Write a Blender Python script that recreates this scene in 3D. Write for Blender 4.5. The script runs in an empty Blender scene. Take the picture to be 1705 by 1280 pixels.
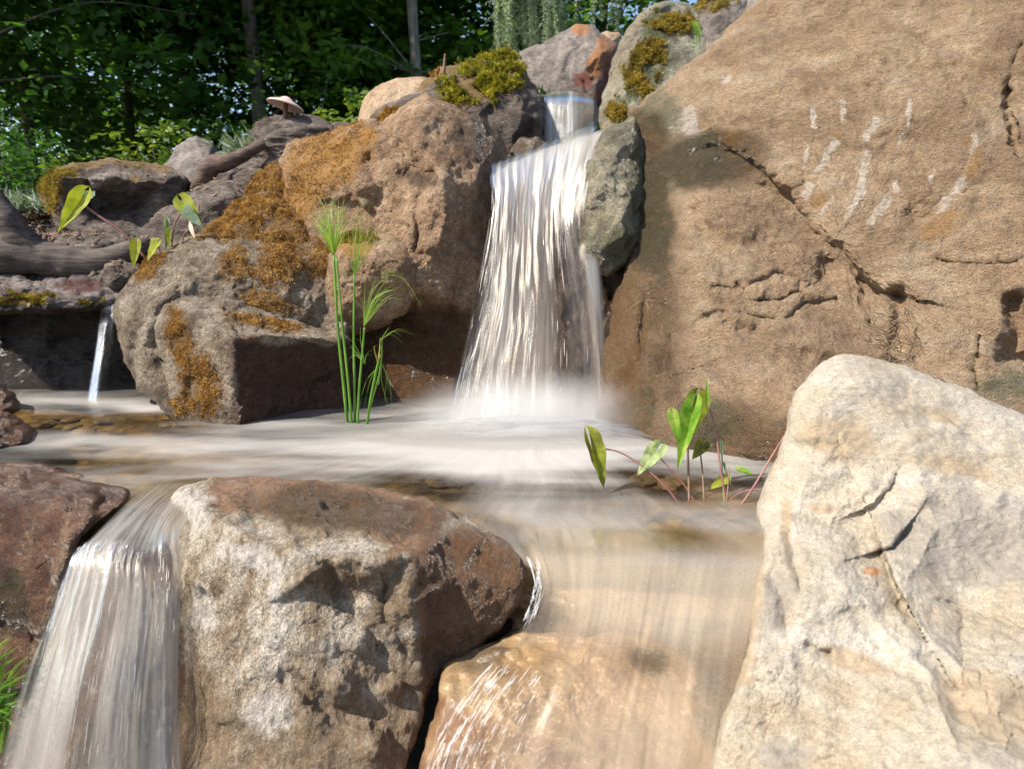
import bpy, math, random
import numpy as np
from mathutils import Vector, geometry

random.seed(7)
RNG = np.random.default_rng(11)
SC = bpy.context.scene
COL = SC.collection

# ------------------------------------------------------------------ camera
W, H, F = 1705.0, 1280.0, 1131.0
PITCH = math.radians(10.5)
CAMZ = 0.5
cam_data = bpy.data.cameras.new('camera')
cam_data.lens = 36.0 * F / W
cam_data.sensor_width = 36.0
cam_data.clip_start = 0.02
cam_data.clip_end = 600
cam_data.dof.use_dof = True
cam_data.dof.focus_distance = 1.9
cam_data.dof.aperture_fstop = 5.0
cam = bpy.data.objects.new('camera', cam_data)
cam.location = (0, 0, CAMZ)
cam.rotation_euler = (math.pi / 2 - PITCH, 0, 0)
COL.objects.link(cam)
SC.camera = cam

# ------------------------------------------------------------------ sky, sun, exposure
SUN = Vector((-0.61, -0.28, 0.74)).normalized()
elev = math.asin(SUN.z)
azim = math.atan2(SUN.x, SUN.y)
world = bpy.data.worlds.new('World')
SC.world = world
world.use_nodes = True
wn = world.node_tree.nodes
wl = world.node_tree.links
for n in list(wn):
    wn.remove(n)
sky = wn.new('ShaderNodeTexSky')
sky.sky_type = 'NISHITA'
sky.sun_disc = False
sky.sun_elevation = elev
sky.sun_rotation = azim
sky.air_density = 1.0
bg = wn.new('ShaderNodeBackground')
bg.inputs['Strength'].default_value = 0.15
wo = wn.new('ShaderNodeOutputWorld')
wl.new(sky.outputs[0], bg.inputs[0])
wl.new(bg.outputs[0], wo.inputs[0])
sd = bpy.data.lights.new('sun', 'SUN')
sd.energy = 5.0
sd.angle = math.radians(0.55)
sd.color = (1.0, 0.925, 0.80)
sun = bpy.data.objects.new('sun', sd)
sun.rotation_euler = (-SUN).to_track_quat('-Z', 'Y').to_euler()
sun.location = (-6, 0, 9)
COL.objects.link(sun)
SC.view_settings.view_transform = 'Standard'
SC.view_settings.look = 'None'
SC.view_settings.exposure = 0.6
SC.view_settings.gamma = 1.0
SC.view_settings.use_curve_mapping = False
SC.render.engine = 'CYCLES'
SC.cycles.max_bounces = 10
SC.cycles.diffuse_bounces = 6
SC.cycles.volume_bounces = 2
SC.cycles.transparent_max_bounces = 32
SC.cycles.caustics_reflective = False
SC.cycles.caustics_refractive = False
SC.cycles.use_denoising = True

# ------------------------------------------------------------------ pixel of the photo + distance -> point
CP, SP = math.cos(PITCH), math.sin(PITCH)


def P(px, py, Y):
    px = np.asarray(px, float); py = np.asarray(py, float); Y = np.asarray(Y, float)
    x = (px - W / 2) / F
    y = -(py - H / 2) / F
    t = Y / (CP + y * SP)
    return np.stack([x * t, Y + 0 * x, CAMZ + (-SP + y * CP) * t], -1)


def YZ(py, z):
    """distance at which the ray through image row py meets height z"""
    y = -(py - H / 2) / F
    return (z - CAMZ) * (CP + y * SP) / (-SP + y * CP)


def V(px, py, Y):
    return Vector(P(px, py, Y))


# ------------------------------------------------------------------ numpy noise
def _hash(ix, iy, iz, seed):
    h = (ix.astype(np.uint32) * np.uint32(374761393) + iy.astype(np.uint32) * np.uint32(668265263)
         + iz.astype(np.uint32) * np.uint32(2147483647) + np.uint32(seed * 974711 + 13))
    h = (h ^ (h >> np.uint32(13))) * np.uint32(1274126177)
    h = (h ^ (h >> np.uint32(16))) * np.uint32(2246822519)
    return h ^ (h >> np.uint32(15))


def perlin(p, seed=0):
    p = np.asarray(p, float)
    i = np.floor(p).astype(np.int64)
    f = p - i
    u = f * f * f * (f * (f * 6 - 15) + 10)
    res = 0
    for dx in (0, 1):
        for dy in (0, 1):
            for dz in (0, 1):
                h = _hash(i[..., 0] + dx, i[..., 1] + dy, i[..., 2] + dz, seed)
                a = (h & np.uint32(1023)) / 1023.0 * 2 * np.pi
                c = ((h >> np.uint32(10)) & np.uint32(1023)) / 511.5 - 1
                s = np.sqrt(np.maximum(0, 1 - c * c))
                g = (s * np.cos(a) * (f[..., 0] - dx) + s * np.sin(a) * (f[..., 1] - dy) + c * (f[..., 2] - dz))
                w = ((u[..., 0] if dx else 1 - u[..., 0]) * (u[..., 1] if dy else 1 - u[..., 1])
                     * (u[..., 2] if dz else 1 - u[..., 2]))
                res = res + w * g
    return res * 1.5


def fbm(p, seed=0, octv=4, gain=0.5):
    a, s, r = 1.0, 0.0, 0.0
    for o in range(octv):
        r = r + a * perlin(p * 2 ** o + 17.3 * o, seed + o)
        s += a
        a *= gain
    return r / s


def ridged(p, seed=0, octv=4):
    a, s, r = 1.0, 0.0, 0.0
    for o in range(octv):
        r = r + a * (1 - 2 * np.abs(perlin(p * 2 ** o + 9.1 * o, seed + o)))
        s += a
        a *= 0.5
    return r / s


def facets(p, seed=0):
    """each cell of a Worley pattern carries its own tilted plane: chipped stone"""
    i = np.floor(p).astype(np.int64)
    ws = np.full(p.shape[:-1], 1e-9)
    val = np.zeros(p.shape[:-1])
    for dx in (-1, 0, 1):
        for dy in (-1, 0, 1):
            for dz in (-1, 0, 1):
                c = i + np.array([dx, dy, dz])
                h = _hash(c[..., 0], c[..., 1], c[..., 2], seed)
                h2 = _hash(c[..., 0], c[..., 1], c[..., 2], seed + 77)
                o = np.stack([(h & np.uint32(1023)) / 1023.0, ((h >> np.uint32(10)) & np.uint32(1023)) / 1023.0,
                              ((h >> np.uint32(20)) & np.uint32(1023)) / 1023.0], -1)
                d = p - (c + o)
                dist = (d * d).sum(-1)
                g = np.stack([(h2 & np.uint32(1023)) / 511.5 - 1, ((h2 >> np.uint32(10)) & np.uint32(1023)) / 511.5 - 1,
                              ((h2 >> np.uint32(20)) & np.uint32(1023)) / 511.5 - 1], -1)
                v = (d * g).sum(-1) + ((h2 >> np.uint32(7)) & np.uint32(255)) / 255.0 * 0.6 - 0.3
                w = np.exp(-16.0 * dist)
                ws += w
                val += w * v
    return val / ws


def sstep(a, b, x):
    t = np.clip((x - a) / (b - a), 0, 1)
    return t * t * (3 - 2 * t)


def seg_dist(px, py, poly):
    """distance and side (+1 right of the line in the picture) to a polyline"""
    best = np.full(px.shape, 1e9)
    side = np.zeros(px.shape)
    for (x0, y0), (x1, y1) in zip(poly[:-1], poly[1:]):
        dx, dy = x1 - x0, y1 - y0
        t = np.clip(((px - x0) * dx + (py - y0) * dy) / (dx * dx + dy * dy + 1e-9), 0, 1)
        d = np.hypot(px - x0 - t * dx, py - y0 - t * dy)
        m = d < best
        best = np.where(m, d, best)
        side = np.where(m, np.sign(dx * (py - y0) - dy * (px - x0)), side)
    return best, side


# ------------------------------------------------------------------ objects
def tag(o, label=None, cat=None, group=None, kind=None):
    if label: o['label'] = label
    if cat: o['category'] = cat
    if group: o['group'] = group
    if kind: o['kind'] = kind
    return o


def link(name, me, mat=None, parent=None, smooth=True):
    o = bpy.data.objects.new(name, me)
    COL.objects.link(o)
    if mat is not None:
        me.materials.append(mat)
    if parent is not None:
        o.parent = parent
    if smooth and len(me.polygons):
        me.polygons.foreach_set('use_smooth', np.ones(len(me.polygons), bool))
    return o


def empty(name, loc):
    o = bpy.data.objects.new(name, None)
    o.empty_display_size = 0.05
    o.location = loc
    COL.objects.link(o)
    return o


def mesh_np(name, verts, faces, org=None):
    """verts (n,3) world, faces: (m,k) int array or list of such arrays"""
    me = bpy.data.meshes.new(name)
    v = np.asarray(verts, float)
    if org is not None:
        v = v - np.asarray(org, float)
    if not isinstance(faces, list):
        faces = [faces]
    faces = [np.asarray(f, np.int32) for f in faces if len(f)]
    me.vertices.add(len(v))
    me.vertices.foreach_set('co', v.ravel())
    nl = sum(f.size for f in faces)
    nf = sum(len(f) for f in faces)
    me.loops.add(nl)
    me.polygons.add(nf)
    me.loops.foreach_set('vertex_index', np.concatenate([f.ravel() for f in faces]))
    tot = np.concatenate([np.full(len(f), f.shape[1], np.int32) for f in faces])
    st = np.concatenate([[0], np.cumsum(tot)[:-1]]).astype(np.int32)
    me.polygons.foreach_set('loop_start', st)
    me.update(calc_edges=True)
    me.validate()
    return me


def attr_f(me, name, val):
    a = me.attributes.new(name, 'FLOAT', 'POINT')
    a.data.foreach_set('value', np.asarray(val, np.float32))


def attr_c(me, name, val):
    a = me.attributes.new(name, 'FLOAT_COLOR', 'POINT')
    a.data.foreach_set('color', np.asarray(val, np.float32).ravel())


def attr_v(me, name, val):
    a = me.attributes.new(name, 'FLOAT_VECTOR', 'POINT')
    a.data.foreach_set('vector', np.asarray(val, np.float32).ravel())


def vnormals(me):
    n = np.empty(len(me.vertices) * 3)
    me.vertex_normals.foreach_get('vector', n)
    return n.reshape(-1, 3)


class MB:
    """collects tubes, ribbons and blades into one mesh"""

    def __init__(s):
        s.v, s.f3, s.f4, s.n = [], [], [], 0

    def add(s, v, f4=None, f3=None):
        v = np.asarray(v, float).reshape(-1, 3)
        if f4 is not None and len(f4): s.f4.append(np.asarray(f4, int) + s.n)
        if f3 is not None and len(f3): s.f3.append(np.asarray(f3, int) + s.n)
        s.v.append(v)
        s.n += len(v)

    def tube(s, pts, rad, sides=7, rough=0.0, seed=0):
        pts = np.asarray(pts, float)
        n = len(pts)
        rad = np.broadcast_to(np.asarray(rad, float), (n,))
        tg = np.gradient(pts, axis=0)
        tg /= np.linalg.norm(tg, axis=1, keepdims=True) + 1e-12
        ref = np.array([0.3, 0.9, 0.2]) if abs(tg[0][2]) > 0.5 else np.array([0, 0, 1.0])
        u = np.cross(tg, ref); u /= np.linalg.norm(u, axis=1, keepdims=True) + 1e-12
        w = np.cross(tg, u)
        a = np.linspace(0, 2 * np.pi, sides, endpoint=False)
        ring = (u[:, None] * np.cos(a)[None, :, None] + w[:, None] * np.sin(a)[None, :, None])
        v = pts[:, None] + ring * rad[:, None, None]
        if rough:
            v = v + ring * (rough * rad[:, None] * fbm(v * (0.6 / max(rad.max(), 1e-4)), seed, 3))[..., None]
        idx = np.arange(n * sides).reshape(n, sides)
        f = np.stack([idx[:-1], np.roll(idx, -1, 1)[:-1], np.roll(idx, -1, 1)[1:], idx[1:]], -1).reshape(-1, 4)
        caps = np.concatenate([[pts[0]], [pts[-1]]])
        f3 = [[n * sides, idx[0, (k + 1) % sides], idx[0, k]] for k in range(sides)]
        f3 += [[n * sides + 1, idx[-1, k], idx[-1, (k + 1) % sides]] for k in range(sides)]
        s.add(np.concatenate([v.reshape(-1, 3), caps]), f, f3)

    def ribbon(s, pts, wid, side):
        pts = np.asarray(pts, float)
        n = len(pts)
        wid = np.broadcast_to(np.asarray(wid, float), (n,))[:, None]
        side = np.asarray(side, float)
        v = np.stack([pts - side * wid, pts + side * wid], 1).reshape(-1, 3)
        i = np.arange(n - 1) * 2
        s.add(v, np.stack([i, i + 1, i + 3, i + 2], -1))

    def build(s, name, mat, parent=None, org=None, smooth=True):
        v = np.concatenate(s.v)
        fs = []
        if s.f4: fs.append(np.concatenate(s.f4))
        if s.f3: fs.append(np.concatenate(s.f3))
        if org is None and parent is not None:
            org = parent.location
        me = mesh_np(name, v, fs, org)
        o = link(name, me, mat, parent, smooth)
        if parent is None and org is not None:
            o.location = org
        return o


def catmull(pts, n):
    """n points on a smooth curve through pts (k,d)"""
    pts = np.asarray(pts, float)
    k = len(pts)
    if k == 2:
        t = np.linspace(0, 1, n)[:, None]
        return pts[0] * (1 - t) + pts[1] * t
    e = np.concatenate([[2 * pts[0] - pts[1]], pts, [2 * pts[-1] - pts[-2]]])
    t = np.linspace(0, k - 1, n)
    i = np.minimum(t.astype(int), k - 2)
    f = (t - i).reshape((-1,) + (1,) * (pts.ndim - 1))
    p0, p1, p2, p3 = e[i], e[i + 1], e[i + 2], e[i + 3]
    return 0.5 * (2 * p1 + (p2 - p0) * f + (2 * p0 - 5 * p1 + 4 * p2 - p3) * f ** 2 + (3 * p1 - p0 - 3 * p2 + p3) * f ** 3)


# ------------------------------------------------------------------ shader helpers
class NT:
    def __init__(s, name):
        s.m = bpy.data.materials.new(name)
        s.m.use_nodes = True
        s.t = s.m.node_tree
        for n in list(s.t.nodes): s.t.nodes.remove(n)
        s.out = s.t.nodes.new('ShaderNodeOutputMaterial')

    def n(s, typ, ins=None, **kw):
        nd = s.t.nodes.new(typ)
        for k, v in kw.items(): setattr(nd, k, v)
        for k, v in (ins or {}).items():
            sock = nd.inputs[k]
            if isinstance(v, bpy.types.NodeSocket): s.t.links.new(v, sock)
            else: sock.default_value = v
        return nd

    def math(s, op, a, b=0.0, c=0.0, clamp=False):
        nd = s.t.nodes.new('ShaderNodeMath'); nd.operation = op; nd.use_clamp = clamp
        for i, v in enumerate((a, b, c)):
            if isinstance(v, bpy.types.NodeSocket): s.t.links.new(v, nd.inputs[i])
            else: nd.inputs[i].default_value = v
        return nd.outputs[0]

    def mix(s, fac, a, b, blend='MIX'):
        nd = s.t.nodes.new('ShaderNodeMix'); nd.data_type = 'RGBA'; nd.blend_type = blend
        for sock, v in ((nd.inputs[0], fac), (nd.inputs[6], a), (nd.inputs[7], b)):
            if isinstance(v, bpy.types.NodeSocket): s.t.links.new(v, sock)
            else: sock.default_value = (v if isinstance(v, (int, float)) else (*v[:3], 1.0))
        return nd.outputs[2]

    def noise(s, vec, scale, detail=4, rough=0.55, dist=0.0):
        nd = s.n('ShaderNodeTexNoise', {'Scale': scale, 'Detail': detail, 'Roughness': rough, 'Distortion': dist})
        if vec is not None: s.t.links.new(vec, nd.inputs['Vector'])
        return nd.outputs['Fac']

    def mapr(s, v, a, b, c=0.0, d=1.0, smooth=True):
        nd = s.t.nodes.new('ShaderNodeMapRange'); nd.interpolation_type = 'SMOOTHSTEP' if smooth else 'LINEAR'
        s.t.links.new(v, nd.inputs[0])
        for i, x in enumerate((a, b, c, d)): nd.inputs[i + 1].default_value = x
        return nd.outputs[0]

    def ramp(s, fac, stops):
        nd = s.t.nodes.new('ShaderNodeValToRGB')
        e = nd.color_ramp.elements
        while len(e) < len(stops): e.new(0.5)
        for el, (p, c) in zip(e, stops):
            el.position = p; el.color = (*c[:3], 1)
        s.t.links.new(fac, nd.inputs[0])
        return nd.outputs[0]

    def coords(s, scale=(1, 1, 1), rot=(0, 0, 0)):
        tc = s.t.nodes.new('ShaderNodeNewGeometry')
        mp = s.n('ShaderNodeMapping', {'Scale': scale, 'Rotation': rot})
        s.t.links.new(tc.outputs['Position'], mp.inputs['Vector'])
        return mp.outputs[0]

    def done(s, shader):
        s.t.links.new(shader, s.out.inputs[0])
        return s.m


def rock_mat(name, cols, scale=4.0, A=(0.5, 0.5, 0.5), B=(0.3, 0.2, 0.1), C=(0.1, 0.1, 0.1), bump=0.5, grain=60.0,
             stretch=(1, 1, 1), rot=(0, 0, 0), rough=0.85, speck=0.35, wetcol=0.5, pits=0.0, crag=0.35, mott=1.0):
    t = NT(name)
    p = t.coords(stretch, rot)
    n1 = t.noise(p, scale, 9, 0.68, 0.4)
    n2 = t.noise(p, scale * 3.1, 8, 0.7, 0.2)
    n3 = t.noise(p, grain, 6, 0.7)
    n4 = t.noise(p, grain * 4.0, 3, 0.7)
    k = t.math('ADD', t.math('MULTIPLY', n1, 0.62), t.math('MULTIPLY', n2, 0.38))
    st = [(0.37, cols[0]), (0.5, cols[1]), (0.61, cols[2])] if len(cols) == 3 else \
        [(0.37, cols[0]), (0.46, cols[1]), (0.54, cols[2]), (0.64, cols[3])]
    base = t.ramp(k, st)
    n5 = t.noise(p, scale * 0.55, 6, 0.7, 0.6)
    base = t.mix(t.mapr(n5, 0.5, 0.66, 0.0, 0.7 * mott), base, t.mix(1.0, base, (0.60, 0.585, 0.60), 'MULTIPLY'))
    n6 = t.noise(p, scale * 8.0, 8, 0.75, 0.5)
    base = t.mix(t.mapr(n6, 0.56, 0.70, 0.0, 0.55 * mott), base, t.mix(1.0, base, (0.5, 0.46, 0.43), 'MULTIPLY'))
    base = t.mix(t.mapr(n6, 0.42, 0.30, 0.0, 0.45 * mott), base, t.mix(1.0, base, (1.4, 1.38, 1.34), 'MULTIPLY'))
    # mineral grains: lighter and darker specks
    g = t.mapr(n3, 0.32, 0.68, 1 - speck, 1 + speck, False)
    g2 = t.mapr(n4, 0.33, 0.67, 1 - speck * 1.1, 1 + speck * 1.1, False)
    base = t.mix(1.0, base, t.n('ShaderNodeCombineColor', {0: g, 1: g, 2: g}).outputs[0], 'MULTIPLY')
    base = t.mix(1.0, base, t.n('ShaderNodeCombineColor', {0: g2, 1: g2, 2: g2}).outputs[0], 'MULTIPLY')
    at = t.n('ShaderNodeAttribute', attribute_name='msk')
    sp = t.n('ShaderNodeSeparateColor', {0: at.outputs['Color']})
    wob = t.math('MULTIPLY', t.math('SUBTRACT', t.math('ADD', t.math('MULTIPLY', n2, 0.6), t.math('MULTIPLY', n3, 0.4)), 0.5), 1.7)
    for i, c in enumerate((A, B, C)):
        w2 = t.math('MULTIPLY', t.math('ADD', wob, t.math('MULTIPLY', t.math('SUBTRACT', t.noise(p, scale * (5 + 2 * i), 6, 0.7), 0.5), 2.2)), t.mapr(sp.outputs[i], 0.0, 0.3))
        f = t.mapr(t.math('ADD', sp.outputs[i], w2), 0.16, 1.02)
        f = t.math('MULTIPLY', f, 0.88)
        cc = t.mix(1.0, c, t.n('ShaderNodeCombineColor', {0: g, 1: g, 2: g}).outputs[0], 'MULTIPLY')
        base = t.mix(f, base, cc)
    wet = t.mapr(t.math('ADD', at.outputs['Alpha'], t.math('MULTIPLY', wob, 0.35)), 0.2, 0.8)
    wet = t.math('MULTIPLY', wet, t.mapr(at.outputs['Alpha'], 0.02, 0.2))
    wb = t.mix(1.0, base, (wetcol, wetcol * 0.93, wetcol * 0.85), 'MULTIPLY')
    base = t.mix(wet, base, wb)
    rg = t.math('ADD', rough, t.math('MULTIPLY', wet, 0.2 - rough))
    hgt = t.math('ADD', t.math('MULTIPLY', n3, 0.6), t.math('MULTIPLY', n2, 0.9))
    hgt = t.math('ADD', hgt, t.math('MULTIPLY', n4, 0.5))
    rd = t.n('ShaderNodeTexNoise', {'Scale': scale * 5.5, 'Detail': 7.0, 'Roughness': 0.62, 'Vector': p}, noise_type='RIDGED_MULTIFRACTAL')
    hgt = t.math('ADD', hgt, t.math('MULTIPLY', rd.outputs['Fac'], crag))
    base = t.mix(t.mapr(rd.outputs['Fac'], 0.8, 0.1, 0.0, 0.22 * mott), base, t.mix(1.0, base, (0.55, 0.5, 0.46), 'MULTIPLY'))  # crevice shade put into the colour: grooves of the ridged relief tinted darker
    if pits:
        vo = t.n('ShaderNodeTexVoronoi', {'Scale': grain * 1.3, 'Vector': p})
        hgt = t.math('ADD', hgt, t.math('MULTIPLY', t.mapr(vo.outputs['Distance'], 0.0, 0.4), pits))
    bp = t.n('ShaderNodeBump', {'Strength': bump, 'Distance': 0.045, 'Height': hgt})
    b = t.n('ShaderNodeBsdfPrincipled', {'Base Color': base, 'Roughness': rg, 'Normal': bp.outputs[0],
                                         'Specular IOR Level': t.math('ADD', 0.25, t.math('MULTIPLY', wet, 0.35))})
    return t.done(b.outputs[0])


# ------------------------------------------------------------------ boulders
def build_masks(px, py, wp, masks, seed):
    m = np.zeros((len(px), 4))
    jx = 22 * fbm(wp * 9, seed + 31, 3)
    jy = 22 * fbm(wp * 9, seed + 32, 3)
    for mk in masks:
        ch, kind = mk[0], mk[1]
        if kind == 'blob':
            cx, cy, rx, ry = mk[2:6]
            rot = math.radians(mk[6]) if len(mk) > 6 else 0
            k = min(1.0, min(rx, ry) / 30)
            dx, dy = px + jx * k - cx, py + jy * k - cy
            a = (dx * math.cos(rot) + dy * math.sin(rot)) / rx
            b = (-dx * math.sin(rot) + dy * math.cos(rot)) / ry
            v = sstep(1.45, 0.45, np.hypot(a, b))
        elif kind == 'line':
            d, _ = seg_dist(px + jx * min(1, mk[3] / 25), py + jy * min(1, mk[3] / 25), mk[2])
            wj = 1 + 1.5 * fbm(wp * 55 + mk[2][0][0], seed + 33, 3)
            v = sstep(1.5, 0.4, d / (mk[3] * np.clip(wj, 0.15, 2))) * np.clip(1.0 + 1.2 * fbm(wp * 90, seed + 34, 2), 0.2, 1)
        else:                                   # a function of the place on the rock
            v = np.clip(mk[2](px + jx, py + jy, wp), 0, 1)
        m[:, ch] = np.maximum(m[:, ch], v)
    return m


ROCKS = {}


def rock(name, label, outline, inner, center, mat, back=0.4, rnd=(40, 0.08), nth=300, nr=70, smooth=3, seed=1,
         amp=(0.03, 0.012, 0.012, 0.004), frq=(3.0, 9.0, 7.0, 40.0), aniso=(1, 1, 1), grooves=(), steps=(), masks=(),
         warp=10, jag=3.0, parent=None, bumps=(), group=None, cat='boulder', tilt=0.0):
    outline = np.array(outline, float)
    # outline resampled at even spacing
    cl = np.concatenate([outline, outline[:1]])
    seg = np.hypot(*np.diff(cl[:, :2], axis=0).T)
    s = np.concatenate([[0], np.cumsum(seg)])
    t = np.linspace(0, s[-1], nth, endpoint=False)
    O = np.stack([np.interp(t, s, cl[:, k]) for k in range(3)], -1)
    for _ in range(2):
        O = 0.25 * np.roll(O, 1, 0) + 0.5 * O + 0.25 * np.roll(O, -1, 0)
    q = np.stack([O[:, 0] / 34, O[:, 1] / 34, np.full(nth, seed * 1.7)], -1)
    nrm = np.roll(O[:, :2], -1, 0) - np.roll(O[:, :2], 1, 0)
    nrm = np.stack([nrm[:, 1], -nrm[:, 0]], -1) / (np.linalg.norm(nrm, axis=1, keepdims=True) + 1e-9)
    O[:, :2] += nrm * (jag * 2 * fbm(q, seed, 4, 0.6))[:, None]
    # surface distance from the control points
    ctrl = np.concatenate([outline, np.array(inner, float).reshape(-1, 3)])
    tri = geometry.delaunay_2d_cdt([Vector(c[:2]) for c in ctrl], [], [], 0, 1e-3)
    tv = np.array([tuple(v) for v in tri[0]])
    tz = np.array([ctrl[ids[0]][2] if ids else 0 for ids in tri[3]])
    c = np.array(center, float)
    r = np.linspace(0, 1, nr + 1)[1:]
    r = 1 - (1 - r) ** 1.12
    X = c[0] + r[None, :] * (O[:, 0:1] - c[0])
    Y_ = c[1] + r[None, :] * (O[:, 1:2] - c[1])
    gx = np.concatenate([X.ravel(), [c[0]]])
    gy = np.concatenate([Y_.ravel(), [c[1]]])
    edge = np.concatenate([np.repeat(sstep(1.0, 0.86, r)[None], nth, 0).ravel(), [1]])
    wq = np.stack([gx / 60, gy / 60, np.full(len(gx), seed * 2.3)], -1)
    sx = gx + warp * 2 * fbm(wq, seed + 5, 4, 0.6) * edge
    sy = gy + warp * 2 * fbm(wq + 31.7, seed + 6, 4, 0.6) * edge
    dep = np.full(len(gx), np.nan)
    for f in tri[2]:
        a, b, d = tv[f[0]], tv[f[1]], tv[f[2]]
        den = (b[1] - d[1]) * (a[0] - d[0]) + (d[0] - b[0]) * (a[1] - d[1])
        if abs(den) < 1e-9: continue
        l0 = ((b[1] - d[1]) * (sx - d[0]) + (d[0] - b[0]) * (sy - d[1])) / den
        l1 = ((d[1] - a[1]) * (sx - d[0]) + (a[0] - d[0]) * (sy - d[1])) / den
        l2 = 1 - l0 - l1
        ok = (l0 >= -1e-6) & (l1 >= -1e-6) & (l2 >= -1e-6)
        dep[ok] = (l0 * tz[f[0]] + l1 * tz[f[1]] + l2 * tz[f[2]])[ok]
    bad = np.isnan(dep)
    if bad.any():
        od = np.hypot(gx[bad][:, None] - ctrl[None, :, 0], gy[bad][:, None] - ctrl[None, :, 1])
        dep[bad] = ctrl[od.argmin(1), 2]
    D = dep[:-1].reshape(nth, nr)
    dc = dep[-1]
    for _ in range(smooth):
        Dp = np.concatenate([np.full((nth, 1), D[:, 0].mean()), D, D[:, -1:]], 1)
        D = 0.4 * D + 0.15 * (np.roll(D, 1, 0) + np.roll(D, -1, 0)) + 0.15 * (Dp[:, :-2] + Dp[:, 2:])
        dc = D[:, 0].mean()
    R = np.hypot(O[:, 0] - c[0], O[:, 1] - c[1])
    ed = (1 - r)[None, :] * R[:, None]
    k = 1 - np.clip(ed / rnd[0], 0, 1)
    D = D + rnd[1] * (1 - np.sqrt(np.maximum(0, 1 - k * k)))
    dep = np.concatenate([D.ravel(), [dc]])
    for poly, wd, dp in grooves:
        dd, _ = seg_dist(sx, sy, poly)
        dep = dep + dp * np.exp(-(dd / wd) ** 2)
    for poly, wd, dp in steps:
        dd, sd_ = seg_dist(gx + 0.3 * (sx - gx), gy + 0.3 * (sy - gy), poly)
        dep = dep + dp * np.exp(-dd / wd) * sstep(-4, 4, dd * sd_)
    for bx, by, br, bd in bumps:
        dep = dep - bd * np.exp(-(np.hypot(sx - bx, sy - by) / br) ** 2)
    v = P(gx, gy, dep)
    # the side away from the lens: the outline closes to a rounded back
    B = v[:-1].reshape(nth, nr, 3)[:, -1]
    ry = P(O[:, 0], O[:, 1], 1.0) - np.array([0, 0, CAMZ])
    C3 = B.mean(0)
    nb = 12
    rings = []
    for kk in range(1, nb):
        tt = kk / nb * math.pi / 2
        rings.append(B + ry * (back * math.sin(tt)) + (C3 - B) * (1 - math.cos(tt)) * 0.98)
    tip = C3 + ry.mean(0) * back
    allv = np.concatenate([v, np.concatenate(rings), [tip]])
    ng = nth * nr
    idx = np.arange(ng).reshape(nth, nr)
    idn = np.roll(idx, -1, 0)
    quads = [np.stack([idx[:, :-1], idx[:, 1:], idn[:, 1:], idn[:, :-1]], -1).reshape(-1, 4)]
    prev = idx[:, -1]
    for kk in range(nb - 1):
        cur = ng + 1 + kk * nth + np.arange(nth)
        quads.append(np.stack([prev, cur, np.roll(cur, -1), np.roll(prev, -1)], -1))
        prev = cur
    tip_i = len(allv) - 1
    tris = np.concatenate([np.stack([np.full(nth, ng), idx[:, 0], idn[:, 0]], -1),
                           np.stack([np.full(nth, tip_i), np.roll(prev, -1), prev], -1)])
    quads = np.concatenate(quads)
    # outward winding
    a_, b_, d_ = P(c[0], c[1], 1), v[idx[0, 5]], v[idn[0, 5]]
    nn = np.cross(v[idx[0, 5]] - v[ng], v[idn[0, 5]] - v[ng])
    if nn @ (np.array([0, 0, CAMZ]) - v[ng]) < 0:
        quads = quads[:, ::-1]; tris = tris[:, ::-1]
    org = np.array([C3[0], C3[1] + back * 0.3, allv[:, 2].min()])
    me = mesh_np(name, allv, [quads, tris], org)
    nv = vnormals(me)
    ct, st_ = math.cos(tilt), math.sin(tilt)
    wp = np.stack([allv[:, 0] * ct - allv[:, 2] * st_, allv[:, 1], allv[:, 0] * st_ + allv[:, 2] * ct], -1) * np.array(aniso)
    d = (amp[0] * fbm(wp * frq[0], seed, 4) + amp[1] * ridged(wp * frq[1], seed + 3, 4)
         + amp[2] * facets(wp * frq[2] + 0.25 * np.stack([fbm(wp * 12, seed + 9, 2)] * 3, -1), seed + 4)
         + amp[3] * fbm(wp * frq[3], seed + 8, 3, 0.65))
    fx = np.concatenate([gx, np.tile(O[:, 0], nb - 1), [c[0]]])
    fy = np.concatenate([gy, np.tile(O[:, 1], nb - 1), [c[1]]])
    msk = build_masks(fx, fy, allv, masks, seed)
    allv = allv + nv * d[:, None]
    me.vertices.foreach_set('co', (allv - org).ravel())
    me.update()
    attr_c(me, 'msk', msk)
    o = link(name, me, mat, parent)
    o.location = org
    if parent is None:
        tag(o, label, cat, group)
    ROCKS[label] = dict(obj=o, v=allv, n=vnormals(me), q=quads, msk=msk, px=fx, py=fy, front=ng)
    return o


def sample(rk, n, weight, rng):
    """n points on a rock's surface, chance by area x weight(per vertex)"""
    v, q = rk['v'], rk['q']
    q = q[(q < rk['front'] + 1).all(1)]
    e1, e2 = v[q[:, 1]] - v[q[:, 0]], v[q[:, 3]] - v[q[:, 0]]
    ar = np.linalg.norm(np.cross(e1, e2), axis=1)
    w = ar * weight[q].mean(1)
    if w.sum() <= 0: return np.zeros((0, 3)), np.zeros((0, 3))
    i = rng.choice(len(q), n, p=w / w.sum())
    a, b = rng.random((n, 1)), rng.random((n, 1))
    p = (v[q[i, 0]] * (1 - a) + v[q[i, 1]] * a) * (1 - b) + (v[q[i, 3]] * (1 - a) + v[q[i, 2]] * a) * b
    return p, rk['n'][q[i, 0]]


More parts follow.
